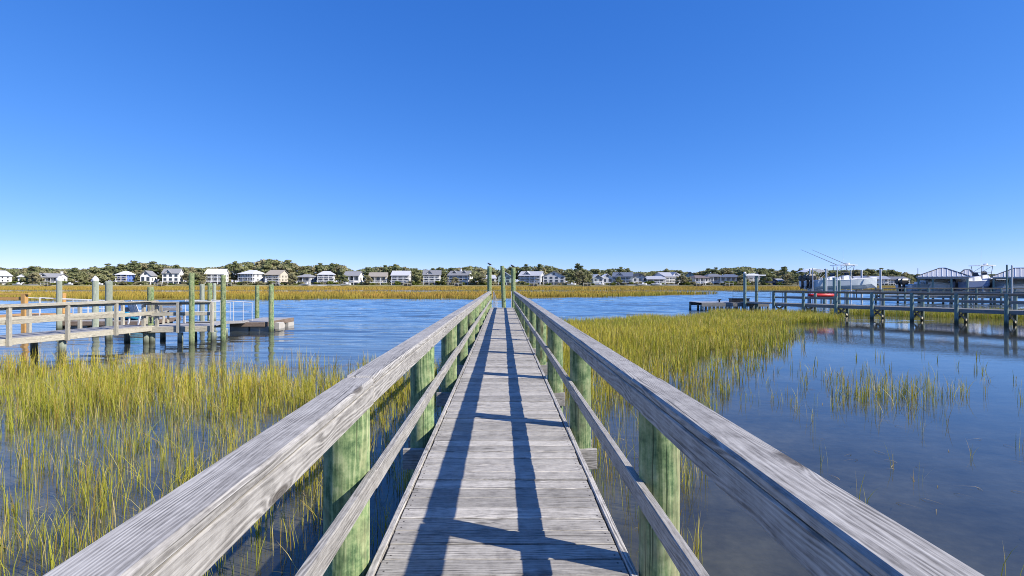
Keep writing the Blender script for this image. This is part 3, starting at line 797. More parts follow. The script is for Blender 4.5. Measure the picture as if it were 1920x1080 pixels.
def bench(px, Y, z, L, label, mat, rz=0):
    X = (px - VX)/FPX*Y; t = thing('bench', label, 'bench', (X, Y, z), rz)
    for k in range(3): board('seat_slat', (-L/2, -.15 + k*.14, .45), (L/2, -.15 + k*.14, .45), .12, .035, mat, t)
    for k in range(2): board('back_slat', (-L/2, .24, .62 + k*.18), (L/2, .27, .62 + k*.18), .035, .14, mat, t)
    for s in (-1, 1):
        for yy, h in ((-.15, .43), (.22, .88)): board('leg', (s*(L/2 - .15), yy, 0), (s*(L/2 - .15), yy, h), .07, .07, mat, t)
bench(322, 23.0, .66, 1.2, 'grey wooden bench at the right end of the left platform', M['dock_grey'], R(180))

# ------------------------------------------------------------------ right side: dark pier, dock, gate frame, gangway
rA, rB = (21.6, 41.0), (29.1, 30.0); rC = (34.0, 22.8)
pier('neighbour_pier', 'dark teal grey pier with railings and cross braces on the right', [rA, rC], 1.5, .86, 1.80, 2.20, M['dock_dark'], M['pile_teal'], M['dock_dark'], rails=(1, 1), brace=True, post='round', post_w=.17, mid_h=.47, lowpile=False, fasc=.22)

def fixed_dock():
    X0, X1 = at(1304, 46)[0], at(1425, 46)[0]; O = ((X0+X1)/2, 46, 0)
    t = thing('dock', 'low dark edged dock standing in the creek left of the two post frame', 'dock', O)
    y = 44.6
    while y < 47.4:
        board('plank', (X0, y, .72), (X1, y, .72), .138, .036, M['dock_grey'], t, O, bev=0); y += .145
    for yy in (44.5, 47.45): board('fascia', (X0 - .03, yy, .56), (X1 + .03, yy, .56), .05, .30, M['dock_dark'], t, O)
    for i in range(9):
        xx = X0 + (X1 - X0) * i / 8
        for yy in (44.62, 47.3):
            o = link('support_pile', pile_mesh(1.1, .11, M['pile_old'], i, n=10), t); o.location = (xx - O[0], yy - 46, -.6)
    for i in range(26):
        xx = X0 + .1 + (X1 - X0 - .2) * i / 25
        board('skirt_slat', (xx, 44.46, .02), (xx, 44.46, .41), .02, .12, M['dock_dark'], t, O, bev=0)
fixed_dock()
X0, Y0 = at(1378, 46)
t = thing('dock_box', 'long black storage box on the low dock', 'box', (X0, 45.2, .738))
MB().box(-.75, .75, -.3, .3, 0, .30).build('body', M['black'], t); MB().box(-.78, .78, -.33, .33, .303, .36).build('lid', M['black'], t)
t = thing('bollard', 'small dark cleat post on the low dock', 'bollard', (at(1347, 45.5)[0], 45.3, .738))
MB().tube((0, 0, 0), (0, 0, .2), .07).build('stem', M['black'], t); MB().tube((-.16, 0, .2), (.16, 0, .24), .05).build('horn', M['black'], t)

def gate():
    Y = 44.0; xa, xb = at(1396.5, Y)[0], at(1418.5, Y)[0]; O = (xa, Y, 0)
    t = thing('post_frame', 'tall two post frame with white top beam at the low dock', 'frame', O)
    for k, (xx, zt) in enumerate(((xa, zat(512.5, Y)), (xb, zat(516, Y)))):
        o = link('post', pile_mesh(zt + .6, .125, M['pile_teal'], 31 + k), t); o.location = (xx - xa, 0, -.6)
    zb = zat(516.5, Y)
    MB().tube((.0, -.14, zb), (xb - xa + .7, -.14, zb), .06, .06, 10).build('beam', M['white'], t)
    MB().tube((.0, 0, zat(512.5, Y)), (0, 0, zat(510.5, Y) + .05), .15, .02, 12).build('cap', M['cap'], t)
gate()
gE = (rA[0] - .1, rA[1] + .3); gF = at(1385, 46)
gangway('gangway', 'thin dark railed gangway between the dark pier and the low dock', (gE[0], gE[1], .80), (gF[0], gF[1], .74), 1.1, .95, M['dark_metal'], 2, M['dock_dark'])

def kayak(px, Y, z, L, label, mat, rz):
    X = (px - VX)/FPX*Y; t = thing('kayak', label, 'kayak', (X, Y, z), rz); rings = []
    for k in range(11):
        u = -1 + 2*k/10; hw = .36*(1-abs(u)**2.4) + .015; zz = .10*abs(u)**3; hh = .17*(1-.45*abs(u)**2)
        rings.append([(u*L/2, hw*math.cos(a), zz + hh + hh*math.sin(a)) for a in [2*math.pi*i/12 for i in range(12)]])
    MB().loft(rings).build('hull', mat, t, smooth=True)
    MB().loft([[(x, .2*math.cos(2*math.pi*i/12)*s, .33 + h) for x, i in ((.45*s*math.sin(2*math.pi*i/12), i) for i in range(12))] for s, h in ((1.1, -.03), (1.0, .03), (.8, .0))]).build('cockpit_rim', M['black'], t)
kayak(1543, 43.5, 1.22, 2.55, 'red kayak resting on a rack behind the dark pier railing', M['red'], R(4))
def rack():
    X = at(1543, 43.5)[0]; t = thing('kayak_rack', 'dark wooden rack carrying the red kayak', 'rack', (X, 43.5, 0))
    for x in (-.85, .85):
        for y in (-.35, .35): MB().box(x-.05, x+.05, y-.05, y+.05, -.5, 1.15).build('leg', M['dock_dark'], t)
        MB().box(x-.045, x+.045, -.5, .5, 1.152, 1.22).build('arm', M['dock_dark'], t)
rack()

# second pier further right, running across
q0, q1 = at(1648, 62), at(2010, 57)
pier('neighbour_pier', 'farther dark pier with thin railing under the boathouse roofs', [q0, q1], 1.6, .95, 1.84, 2.2, M['dock_dark'], M['pile_teal'], M['dock_dark'], post='round', post_w=.17, mid_h=.45, lowpile=False, fasc=.24)
def balusters():
    pass

# ------------------------------------------------------------------ boats
def hull_rings(L, beam, free, rake=.9, n=9):
    st = []
    for k in range(n):
        u = k/(n-1)
        hw = beam/2*(1 - max(0, (u-.45)/.55)**2.2*.97); x = -L/2 + u*L*.93 + (rake*.07*L)*max(0, u-.6)
        sheer = free*(1 + .45*max(0, u-.2)**1.8); keel = free*.06 + free*.55*max(0, u-.65)**1.5*1.6
        chine = keel + free*.32*(1+.6*u)
        st.append((x, hw, sheer, keel, chine))
    return [[(x, -hw, s), (x, -hw*.86, c), (x, 0, k), (x, hw*.86, c), (x, hw, s), (x, hw*.9, s - .02), (x, 0, s - .18*(1 if hw > .3 else .2)), (x, -hw*.9, s - .02)] for x, hw, s, k, c in st]

def outboard(t, x, y, z, s=1.0, mat=None, n='outboard_motor'):
    mat = mat or M['black']; p = MB()
    p.loft([[(x - .1 - w, y - d, z + h), (x - .1 + .45*s, y - d, z + h), (x - .1 + .45*s, y + d, z + h), (x - .1 - w, y + d, z + h)] for w, d, h in ((.25*s, .22*s, .25*s), (.42*s, .25*s, .55*s), (.40*s, .24*s, .85*s), (.2*s, .15*s, 1.02*s))])
    p.box(x - .22, x + .05, y - .07, y + .07, z - .75*s, z + .27*s); p.box(x - .40, x + .05, y - .14, y + .14, z - .50*s, z - .46*s)
    p.tube((x - .25, y, z - .68*s), (x + .12, y, z - .68*s), .07*s, .02); p.tube((x - .30, y, z - .68*s), (x - .25, y, z - .68*s), .17*s, .17*s, 8)
    return p.build(n, mat, t)

def console_boat(px, Y, z, L, label, hullm, rz=0, ttop=True, outr=False, bim=False, cover=None, motors=1, beam=2.5, free=1.15):
    X = (px - VX)/FPX*Y; t = thing('boat', label, 'boat', (X, Y, z), rz)
    MB().loft(hull_rings(L, beam, free)).build('hull', hullm, t, smooth=False)
    r = hull_rings(L, beam, free)
    g = MB(); 
    for i in (0, 4): g.path([(ring[i][0], ring[i][1], ring[i][2] + .02) for ring in r], .035)
    g.build('rub_rail', M['white'], t)
    if cover:
        rr = []
        for ring in r:
            x, hw, s = ring[0][0], abs(ring[0][1]), ring[0][2]
            rr.append([(x, -hw*1.03, s - .10), (x, -hw*.9, s + .08), (x, 0, s + .62*min(1, hw/(beam*.35))), (x, hw*.9, s + .08), (x, hw*1.03, s - .10)])
        MB().loft(rr).build('cover', cover, t, smooth=False)
    else:
        MB().loft([[(x, -w, free - .2), (x, w, free - .2), (x*1.0, w*.9, free + h), (x, -w*.9, free + h)] for x, w, h in ((-.55, .45, .5), (.1, .45, .62), (.55, .4, .2))]).build('console', M['white'], t)
        MB().add([(.12, -.4, free + .6), (.12, .4, free + .6), (-.08, .36, free + 1.05), (-.08, -.36, free + 1.05), (.15, -.4, free+.6), (.15, .4, free+.6), (-.05, .36, free+1.05), (-.05, -.36, free+1.05)],
                 [(0,1,2,3),(7,6,5,4),(0,4,5,1),(1,5,6,2),(2,6,7,3),(3,7,4,0)]).build('windshield', M['glass'], t)
        MB().box(-1.35, -.85, -.45, .45, free - .2, free + .35).build('leaning_post', M['white'], t)
    if ttop:
        h = free + 1.75
        MB().loft([[(x, -w, h + d), (x, w, h + d), (x, w, h + d + .07), (x, -w, h + d + .07)] for x, w, d in ((-1.4, .8, 0), (-.4, .95, .06), (.9, .75, 0))]).build('t_top', M['white'], t)
        lg = MB()
        for s in (-1, 1):
            lg.tube((-.9, s*.5, free - .1), (-1.1, s*.7, h), .03); lg.tube((.35, s*.5, free - .1), (.55, s*.65, h), .03); lg.tube((-.9, s*.5, free + .9), (.4, s*.55, free + .9), .022); lg.tube((-1.0, s*.6, free + .9), (.5, s*.65, h), .022)
        lg.build('t_top_frame', M['dark_metal'], t)
        MB().tube((-.2, .2, h + .05), (-.2, .2, h + 2.2), .014, .006).build('antenna', M['white'], t)
        MB().loft([[(.2 + .22*math.cos(a), .0 + .22*math.sin(a), h + .1 + zz) for a in [2*math.pi*i/12 for i in range(12)]] for zz in (0, .22)]).build('radar_dome', M['white'], t)
        if outr:
            for s, e in ((-1, (-5.2, -1.6, h + 1.75)), (1, (-4.3, 1.9, h + 2.0))):
                MB().tube((-.4, s*.8, h + .05), e, .035, .015).build('outrigger', M['dark_metal'], t)
    if bim:
        h = free + 1.15; top = []
        for k in range(7):
            u = -1 + 2*k/6; x = -2.6 + u*1.5; zz = h + .42*(1 - u*u)
            top.append([(x, -1.0, zz - .05), (x, 0, zz + .06), (x, 1.0, zz - .05), (x, 1.0, zz - .08), (x, 0, zz + .02), (x, -1.0, zz - .08)])
        MB().loft(top).build('bimini_top', M['white'], t)
        fr = MB()
        for s in (-1, 1):
            for xe in (-4.0, -3.2, -1.8, -1.15): fr.tube((-2.6, s*1.1, free), (xe, s*.98, h + (.05 if abs(xe+2.6) > 1.2 else .33)), .02)
        fr.build('bimini_frame', M['alu'], t)
    for k in range(motors):
        outboard(t, -L/2 - .18, (k - (motors-1)/2)*.6, free*.78, .95)
    return t

def boat_lift(px0, px1, Y, z, ytops, label, depth=3.2, mat='alu', r=.11, zcap=None):
    xa, xb = at(px0, Y)[0], at(px1, Y)[0]
    t = thing('boat_lift', label, 'boat lift', (xa, Y, 0)); i = 0
    for x in (xa, xb):
        for y in (0, depth):
            zt = zat(ytops[i], Y); i += 1
            o = link('lift_pile', pile_mesh(zt + .6, r, M[mat], i, n=10), t); o.location = (x - xa, y, -.6)
    for x in (xa, xb):
        MB().box(x - xa - .12, x - xa + .12, .14, depth - .14, z - .16, z).build('cradle_beam', M['alu'], t)
    for y in (depth*.35, depth*.65):
        MB().box(.13, xb - xa - .13, y - .1, y + .1, z - .02, z + .12).build('bunk', M['alu'], t)
    return t

boat_lift(1549, 1651, 61.0, 1.45, (504, 503, 505, 506), 'boat lift with pale piles holding the large grey fishing boat')
console_boat(1586, 62.6, 1.57, 8.4, 'large grey fishing boat with outriggers raised on a lift on the right', M['hull_grey'], rz=R(3), outr=True, motors=2)
console_boat(1560, 67.5, 1.50, 7.2, 'white boat with arched sun canopy behind the large grey boat', M['hull_white'], rz=R(2), ttop=False, bim=True, motors=1)
for k, (px, yt, lab) in enumerate([(1545.5, 521, 'left of three short teal piles in front of the grey boat'), (1564, 521, 'middle of three short teal piles in front of the grey boat'), (1573.5, 526, 'right of three short teal piles in front of the grey boat')]):
    pile(px, 56, yt, .14, M['pile_teal'], lab, seed=60 + k, group='short piles before the grey boat')
for k, (px, yt, lab) in enumerate([(1523.7, 503, 'thin pale pole at the stern of the grey boat'), (1569.7, 500, 'tall thin pale pole before the grey boat console'), (1595.5, 507, 'pale pole just right of the white console')]):
    pile(px, 58.5, yt, .055, M['alu'], lab, seed=70 + k, name='lift_pole')
bench(1625, 52, .9, 2.6, 'long black bench on the deck before the grey boat bow', M['black'], R(180))

def boathouse(px0, px1, Y, yeave, yapex, depth, label, ridge=.22, seams=11):
    cx = at((px0 + px1)/2, Y)[0]; th_ = math.atan2(cx, Y); W = (px1 - px0)*Y*math.cos(th_)/FPX; ze = zat(yeave, Y); za = zat(yapex, Y + depth*.4)
    t = thing('boathouse', label, 'boathouse', (cx, Y, 0), -th_)
    h = W/2; r = W*ridge/2; d0, d1 = 0, depth
    rx0 = -r; rx1 = r; ym = depth/2
    yr0, yr1 = depth*.42, depth*.58
    th = .10
    rf = MB().add([(-h, d0, ze), (h, d0, ze), (h, d1, ze), (-h, d1, ze), (rx0, yr0, za), (rx1, yr0, za), (rx1, yr1, za), (rx0, yr1, za), (-h, d0, ze-th), (h, d0, ze-th), (h, d1, ze-th), (-h, d1, ze-th)],
                  [(0,1,5,4),(1,2,6,5),(2,3,7,6),(3,0,4,7),(4,5,6,7),(0,8,9,1),(1,9,10,2),(2,10,11,3),(3,11,8,0),(11,10,9,8)]).build('roof', M['metal_roof'], t)
    for k in range(seams):
        u = (k + .5)/seams; x0 = -h + W*u
        if abs(x0) <= r: xt, yt_, zt = x0, yr0, za
        else:
            f = (h - abs(x0))/(h - r); xt = x0; yt_ = yr0*f; zt = ze + (za-ze)*f
        MB().beam((x0, d0, ze + .02), (xt, yt_, zt + .02), .05, .05).build('roof_seam', M['white'], rf)
    for (a, b) in (((-h, d0), (rx0, yr0)), ((h, d0), (rx1, yr0))):
        MB().beam((a[0], a[1], ze + .03), (b[0], b[1], za + .03), .12, .06).build('hip_cap', M['dark_metal'], rf)
    MB().beam((rx0, yr0, za + .03), (rx1, yr0, za + .03), .12, .06).build('ridge_cap', M['dark_metal'], rf)
    MB().box(-h + .15, h - .15, .15, .33, ze - th - .18, ze - th - .004).build('front_beam', M['dock_grey'], t)
    MB().box(-h + .15, h - .15, d1 - .33, d1 - .15, ze - th - .18, ze - th - .004).build('rear_beam', M['dock_grey'], t)
    for x in (-h + .24, -h*.36, h*.33, h - .24):
        for y in (.24, d1 - .24):
            o = link('post', pile_mesh(ze - th - .182 + .6, .10, M['pile_teal'], int(x*10), n=10), t); o.location = (x, y, -.6)
    for y in (d1*.3, d1*.7): MB().box(-h + .36, h - .36, y - .09, y + .09, .84, 1.03).build('cradle_beam', M['alu'], t)
    return t
boathouse(1716, 1818, 62, 518.5, 503.0, 5.0, 'boathouse with grey ribbed metal hip roof behind the dark piers', ridge=.10)
boathouse(1790, 1836, 67, 520.5, 506, 6.0, 'boathouse roof half hidden behind the ribbed one', seams=6)
boathouse(1856, 1972, 60, 519, 503, 5.2, 'boathouse with pale metal roof at the far right edge')
console_boat(1738, 66.0, 1.05, 6.4, 'white and grey boat under the left boathouse roof', M['hull_grey'], rz=R(6), ttop=False, motors=2)
console_boat(1782, 64.6, 1.02, 5.6, 'boat under a tan cover in the left boathouse', M['hull_white'], rz=R(175), ttop=False, cover=M['cover_tan'], motors=0)
console_boat(1828, 63.0, 1.45, 4.6, 'boat with blue grey hull between the two boathouses', M['hull_blue'], rz=R(8), ttop=False, motors=1)
console_boat(1845, 70.0, 1.75, 7.0, 'white boat with a canopy tower between the boathouses', M['hull_white'], rz=R(4), ttop=True, motors=1)
console_boat(1905, 63.0, 1.0, 6.0, 'boat under a grey cover in the far right boathouse', M['hull_white'], rz=R(5), ttop=False, cover=M['cover_grey'], motors=1)
boat_lift(1540, 1585, 66.0, 1.46, (520, 520, 521, 521), 'low boat lift under the white boat with arched canopy', depth=2.8)
boat_lift(1812, 1842, 62.0, 1.46, (526, 526, 526, 526), 'low boat lift between the two boathouses', depth=2.2)
boat_lift(1826, 1864, 68.6, 1.76, (522, 522, 522, 522), 'boat lift under the white boat with the canopy tower', depth=2.8)
for k, (px, yt, lab) in enumerate([(1888, 496.5, 'left of the two tall grey poles at the right edge'), (1897.5, 497.5, 'right of the two tall grey poles at the right edge')]):
    pile(px, 52, yt, .075, M['pile_teal'] if k == 0 else M['alu'], lab, seed=80 + k, name='tall_pole')
pile(1736 - 15, 66, 503, .03, M['dark_metal'], 'thin dark mast left of the ribbed boathouse roof', seed=88, name='mast')

# ------------------------------------------------------------------ far houses
_wc = {}
def window_mesh(w, h, mat):
    k = (round(w, 2), round(h, 2), mat.name)
    if k not in _wc: _wc[k] = MB().box(-w/2, w/2, -.05, .05, 0, h).mesh('window', mat)
    return _wc[k]
WALL = {'white': (.80, .80, .79), 'cream': (.74, .70, .60), 'grey': (.48, .49, .50), 'lgrey': (.62, .63, .64), 'blue': (.13, .22, .55), 'slate': (.33, .40, .46), 'green': (.50, .60, .52), 'teal': (.30, .45, .46), 'navy': (.06, .10, .22), 'beige': (.60, .55, .46), 'tan': (.50, .46, .38)}
ROOF = {'grey': (.24, .245, .26), 'dark': (.10, .11, .13), 'tan': (.30, .27, .23), 'white': (.74, .75, .77), 'brown': (.24, .19, .17), 'light': (.48, .49, .52), 'bluegrey': (.17, .20, .26)}
for k, c in WALL.items(): M['wall_' + k] = plain('siding_' + k, c, .6, var=.05, vscale=1.)
for k, c in ROOF.items(): M['roof_' + k] = plain('roof_' + k, c, .7, var=.12, vscale=1.5)
HOUSES = []
def house(x0, x1, ytop, wall, roof, style, storeys, label, ref, Y=300, porch=True, chim=None, dorm=0, stilts=True, depth=9.5, stairs=False, rz=0, wing=None, zg=1.30):
    Xa, Xb = at(x0, Y)[0], at(x1, Y)[0]
    if (x0+x1)/2 < VX: Xb = min(Xb, at(x1, Y + depth)[0]) if at(x1, Y+depth)[0] > Xa + 5 else Xb
    # a side face is seen on the side nearer the view axis
    if (x0+x1)/2 < VX: Xb = Xa + max((Xb - Xa) * (.86 if x1 < 700 else .95), 5)
    W = Xb - Xa; H = zat(ytop, Y) - zg; cx = (Xa + Xb)/2
    rz = rz or random.Random(int(x0 * 7)).uniform(-.32, .32)
    t = thing('house', label, 'house', (cx, Y, zg), rz)
    HOUSES.append((x0, x1, ref))
    wm, rm = M['wall_' + wall], M['roof_' + roof]; h = W/2
    rh = {'side': .30, 'front': .36, 'hip': .24, 'cross': .30}[style]*H
    rh = min(rh, 4.2); hw = H - rh; gl = 0.
    if stilts and storeys >= 2: gl = min(2.5, hw*.30)
    inset = .9 if gl else 0
    if gl:
        MB().box(-h + inset, h - inset, inset + 1.2, depth - inset, 0, gl).build('ground_floor', M['wall_tan' if wall in ('beige', 'tan') else 'wall_lgrey'], t)
        n = max(3, int(W/2.8))
        for i in range(n + 1):
            x = -h + .18 + (W - .36)*i/n
            MB().box(x - .16, x + .16, .02, .34, 0, gl).build('stilt', M['white'], t)
    MB().box(-h, h, 0, depth, gl, hw).build('wall', wm, t)
    # roof
    o = .5; zb = hw + .003
    if style in ('side', 'cross'):
        f = MB().loft([[(x, -o - (1.9 if porch else 0), zb - (.35 if porch else 0)), (x, depth/2, zb + rh), (x, depth + o, zb), (x, depth + o, zb + .18), (x, depth/2, zb + rh + .22), (x, -o - (1.9 if porch else 0), zb + .18 - (.35 if porch else 0))] for x in (-h - o, h + o)])
        ro = f.build('roof', rm, t)
        for s in (-1, 1):
            x = s*(h - .06)
            MB().add([(x - .06, 0, zb), (x - .06, depth, zb), (x - .06, depth/2, zb + rh - .05), (x + .06, 0, zb), (x + .06, depth, zb), (x + .06, depth/2, zb + rh - .05)], [(0,1,2),(5,4,3),(0,3,4,1),(1,4,5,2),(2,5,3,0)]).build('gable', wm, t)
    elif style == 'front':
        f = MB().loft([[(-h - o, y, zb - .2), (0, y, zb + rh), (h + o, y, zb - .2), (h + o, y, zb), (0, y, zb + rh + .25), (-h - o, y, zb)] for y in (-o - (.6 if porch else 0), depth + o)])
        ro = f.build('roof', rm, t)
        for y in (.06, depth - .06):
            MB().add([(-h, y - .06, zb), (h, y - .06, zb), (0, y - .06, zb + rh - .06), (-h, y + .06, zb), (h, y + .06, zb), (0, y + .06, zb + rh - .06)], [(0,1,2),(5,4,3),(0,3,4,1),(1,4,5,2),(2,5,3,0)]).build('gable', wm, t)
        b = link('window', window_mesh(1.2, 1.3, M['glass']), t, (0, -.03, zb + rh*.25))
    else:
        po = 1.9 if porch else 0; rr = W*.22
        ro = MB().add([(-h-o, -o-po, zb-.2), (h+o, -o-po, zb-.2), (h+o, depth+o, zb), (-h-o, depth+o, zb), (-rr, depth/2, zb+rh), (rr, depth/2, zb+rh), (-h-o, -o-po, zb-.4), (h+o, -o-po, zb-.4), (h+o, depth+o, zb-.2), (-h-o, depth+o, zb-.2)],
                  [(0,1,5,4),(1,2,5),(2,3,4,5),(3,0,4),(0,6,7,1),(1,7,8,2),(2,8,9,3),(3,9,6,0),(9,8,7,6)]).build('roof', rm, t)
    if style == 'cross' or dorm:
        nd = max(1, dorm); 
        for i in range(nd):
            xc = (-h + W*(i + .5)/nd) if nd > 1 else (W*.18 if int(x0) % 2 else -W*.15)
            dw = min(W*.2, 2.6) if nd == 1 else W*.13; y0_ = -.4 if nd == 1 else depth*.12
            zz = zb + (.0 if nd == 1 else rh*.25)
            dh = min(rh*.95 - (zz - zb), dw*1.1)
            MB().loft([[(xc - dw - .3, y, zz - .1), (xc, y, zz + dh + .2), (xc + dw + .3, y, zz - .1), (xc + dw + .3, y, zz + .1), (xc, y, zz + dh + .42), (xc - dw - .3, y, zz + .1)] for y in (y0_ - .5, depth*.5)]).build('dormer_roof', rm, ro if False else t)
            MB().add([(xc-dw, y0_, zz), (xc+dw, y0_, zz), (xc, y0_, zz+dh), (xc-dw, depth*.45, zz), (xc+dw, depth*.45, zz), (xc, depth*.45, zz+dh)], [(0,1,2),(5,4,3),(0,3,4,1),(1,4,5,2),(2,5,3,0)]).build('dormer_wall', M['white'] if wall != 'navy' else wm, t)
            link('window', window_mesh(min(1.1, dw*.8), min(1.1, dh*.5), M['glass']), t, (xc, y0_ - .02, zz + dh*.12))
    # windows on every floor, front and visible side
    fl = max(1, storeys - (1 if gl else 0)); fh = (hw - gl)/fl
    for k in range(fl):
        n = max(2, int(W/2.7)); z = gl + fh*k + fh*.22
        for i in range(n):
            x = -h + W*(i + .5)/n
            ww = min(1.5, W/n*.6)
            link('window', window_mesh(ww, fh*.62, M['glass']), t, (x, -.03, z))
        s = 1 if (x0+x1)/2 < VX else -1
        for i in range(2):
            link('window', window_mesh(1.0, fh*.5, M['glass']), t, (s*(h + .03), depth*(.3 + .4*i), z), (0, 0, math.pi/2))
        if porch:
            zf = gl + fh*k
            MB().box(-h - .1, h + .1, -2.0, -.06, zf - .26, zf - .02).build('porch_deck', M['white'], t)
            MB().box(-h - .1, h + .1, -2.0, -1.92, zf + .72, zf + .92).build('porch_rail', M['white'], t)
            rl = MB(); nb = int(W/.9)
            for i in range(nb + 1): x = -h - .06 + (W + .12)*i/nb; rl.box(x - .03, x + .03, -1.98, -1.93, zf - .02, zf + .72)
            rl.build('porch_balusters', M['white'], t)['kind'] = 'stuff'
            for i in range(n + 1):
                x = -h + W*i/n
                MB().box(x - .13, x + .13, -1.98, -1.75, zf - .02, zf + fh - (.27 if k < fl - 1 else .32)).build('porch_post', M['white'], t)
    if porch and gl:
        for i in range(n + 1): MB().box(-h + W*i/n - .14, -h + W*i/n + .14, -1.97, -1.74, -.3, gl - .27).build('porch_post', M['white'], t)
    if chim is not None:
        MB().box(h*chim - .45, h*chim + .45, depth*.4, depth*.4 + .9, hw, hw + rh + 1.2).box(h*chim - .52, h*chim + .52, depth*.4 - .07, depth*.4 + .97, hw + rh + 1.2, hw + rh + 1.35).build('chimney', M['white'], t)
    if stairs:
        st = MB(); x = -h*.2; n = 9
        for i in range(n): st.box(x - i*.3 - .3, x - i*.3, -3.0, -2.05, gl*(1 - (i+1)/n), gl*(1 - i/n))
        st.build('stairs', M['white'], t)
    if wing:
        wx0, wx1, wtop = wing; a = at(wx0, Y)[0] - cx; b = at(wx1, Y)[0] - cx; wh = zat(wtop, Y) - zg
        MB().box(a, b, 1.5, depth - 1, 0, wh*.72).build('wing_wall', wm, t)
        MB().loft([[(x, .9, wh*.72), (x, depth/2, wh), (x, depth - .4, wh*.72), (x, depth - .4, wh*.72 + .18), (x, depth/2, wh + .2), (x, .9, wh*.72 + .18)] for x in (a - .3, b + .3)]).build('wing_roof', rm, t)
        for i in range(2): link('window', window_mesh(1.1, wh*.25, M['glass']), t, (a + (b-a)*(.3 + .4*i), 1.47, wh*.28))
    return t

house(-28, 28, 507.5, 'white', 'light', 'front', 3, 'big white gabled house cut by the left edge of the picture', 'the big white house at the left edge', wing=(26, 42, 514))
house(70, 112, 513, 'lgrey', 'grey', 'cross', 2, 'pale house with grey roof and white chimney behind the capped pile', 'the pale house with the white chimney', chim=.95, wing=(50, 72, 526))
house(221, 262, 508, 'blue', 'light', 'hip', 3, 'bright blue house with white porches', 'the bright blue house', Y=306)
house(264, 304, 508, 'white', 'grey', 'front', 2, 'white gabled cottage right beside the bright blue house', 'the white cottage by the blue house', Y=304, porch=False)
house(306, 356, 504, 'white', 'grey', 'cross', 3, 'white house with steep grey gables behind the tall green pile', 'the steep grey gabled house', Y=306, porch=False)
house(388, 440, 504.5, 'white', 'white', 'side', 3, 'tall white three storey house with white metal roof', 'the house with the white metal roof', stairs=True)
house(449, 498, 506, 'white', 'light', 'hip', 3, 'white three storey house with stacked porches and pale hip roof', 'the white house with stacked porches')
house(500, 543, 506.5, 'beige', 'tan', 'side', 3, 'beige house with brown grey side roof beside the stacked porches', 'the beige side roofed house')
house(502, 552, 497.5, 'lgrey', 'grey', 'hip', 3, 'grey house high among the trees behind the beige house', 'the grey house among trees', Y=335, zg=2.4, porch=False)
house(558, 597, 514, 'grey', 'grey', 'hip', 2, 'low grey house with spreading roof left of the white staircase house', 'the low grey house', Y=298)
house(597, 640, 508, 'lgrey', 'light', 'hip', 3, 'pale grey house with white staircase on its front', 'the house with the white staircase', stairs=True)
house(646, 686, 509, 'white', 'grey', 'side', 2, 'white house with wide dark grey side roof', 'the white house with the wide grey roof')
house(693, 733, 511, 'cream', 'tan', 'side', 2, 'cream house with broad tan roof and gable end', 'the cream house with tan roof')
house(735, 774, 508, 'lgrey', 'light', 'side', 3, 'pale house with plain light grey roof and skylights', 'the pale house with light grey roof', stairs=True)
house(794, 831, 507, 'white', 'grey', 'cross', 3, 'tall narrow white house with central gable left of the chimney house', 'the tall narrow white house')
house(841, 883, 508, 'white', 'grey', 'cross', 3, 'white house with twin gables and central white chimney', 'the twin gabled chimney house', chim=.0, dorm=2)
house(900, 931, 516, 'white', 'light', 'side', 2, 'low white house half hidden by the left end pile', 'the low white house behind the left pile')
house(934, 958, 511, 'green', 'bluegrey', 'front', 3, 'pale green house between the piles at the boardwalk end', 'the pale green house', porch=False)
house(974, 1014, 509, 'lgrey', 'light', 'cross', 3, 'pale grey house with many porch posts right of the end piles', 'the house with many porch posts', dorm=1)
house(1018, 1059, 509, 'white', 'bluegrey', 'front', 3, 'white gabled house with dark blue grey roof', 'the white gabled dark roofed house', porch=False)
house(1111, 1130, 515, 'slate', 'white', 'front', 2, 'small slate house with white roof edge', 'the small slate house')
house(1129, 1149, 514, 'white', 'white', 'front', 2, 'small white house tucked left of the slate blue gable', 'the small white house', porch=False)
house(1150, 1185, 511, 'slate', 'bluegrey', 'cross', 3, 'slate blue house with pointed gable and pale porch', 'the slate blue gabled house', stairs=True)
house(1186, 1213, 513, 'lgrey', 'dark', 'front', 2, 'grey house with white pointed gable and dark roof', 'the grey house with white gable')
house(1213, 1246, 518, 'grey', 'light', 'side', 2, 'low grey house with glazed porch', 'the low glazed porch house', Y=297)
house(1241, 1279, 511, 'white', 'light', 'cross', 3, 'white house with pale roof and round topped dormer', 'the white house with the dormer', Y=303)
house(1284, 1304, 510, 'teal', 'dark', 'front', 3, 'teal gabled house half hidden behind a tree', 'the teal gabled house', Y=312, porch=False)
house(1301, 1329, 516, 'white', 'brown', 'hip', 2, 'white house with brown roof and outside stairs', 'the brown roofed white house', stairs=True)
house(1326, 1356, 513, 'lgrey', 'grey', 'hip', 2, 'grey house with broad hipped roof and porch', 'the broad hipped house', Y=306)
house(1352, 1388, 514, 'white', 'bluegrey', 'hip', 2, 'sprawling house with blue grey roof left of the two post frame', 'the blue grey roofed house', Y=302)
house(1398, 1431, 512, 'beige', 'white', 'hip', 3, 'large beige house seen through the two post frame', 'the large beige house', Y=308)
house(1438, 1455, 521, 'navy', 'dark', 'front', 1, 'small navy blue cottage right of the two post frame', 'the navy cottage', Y=298, porch=False, stilts=False)
house(1457, 1472, 523, 'white', 'light', 'side', 1, 'small low white cottage right of the navy one', 'the low white cottage', Y=298, stilts=False)
house(1608, 1662, 518, 'white', 'light', 'cross', 2, 'pale house showing behind the bow of the grey boat', 'the pale house behind the boat', Y=300)
house(1664, 1700, 519, 'white', 'grey', 'side', 2, 'white house between the grey boat and the ribbed boathouse', 'the white house beside the boathouse', Y=300)

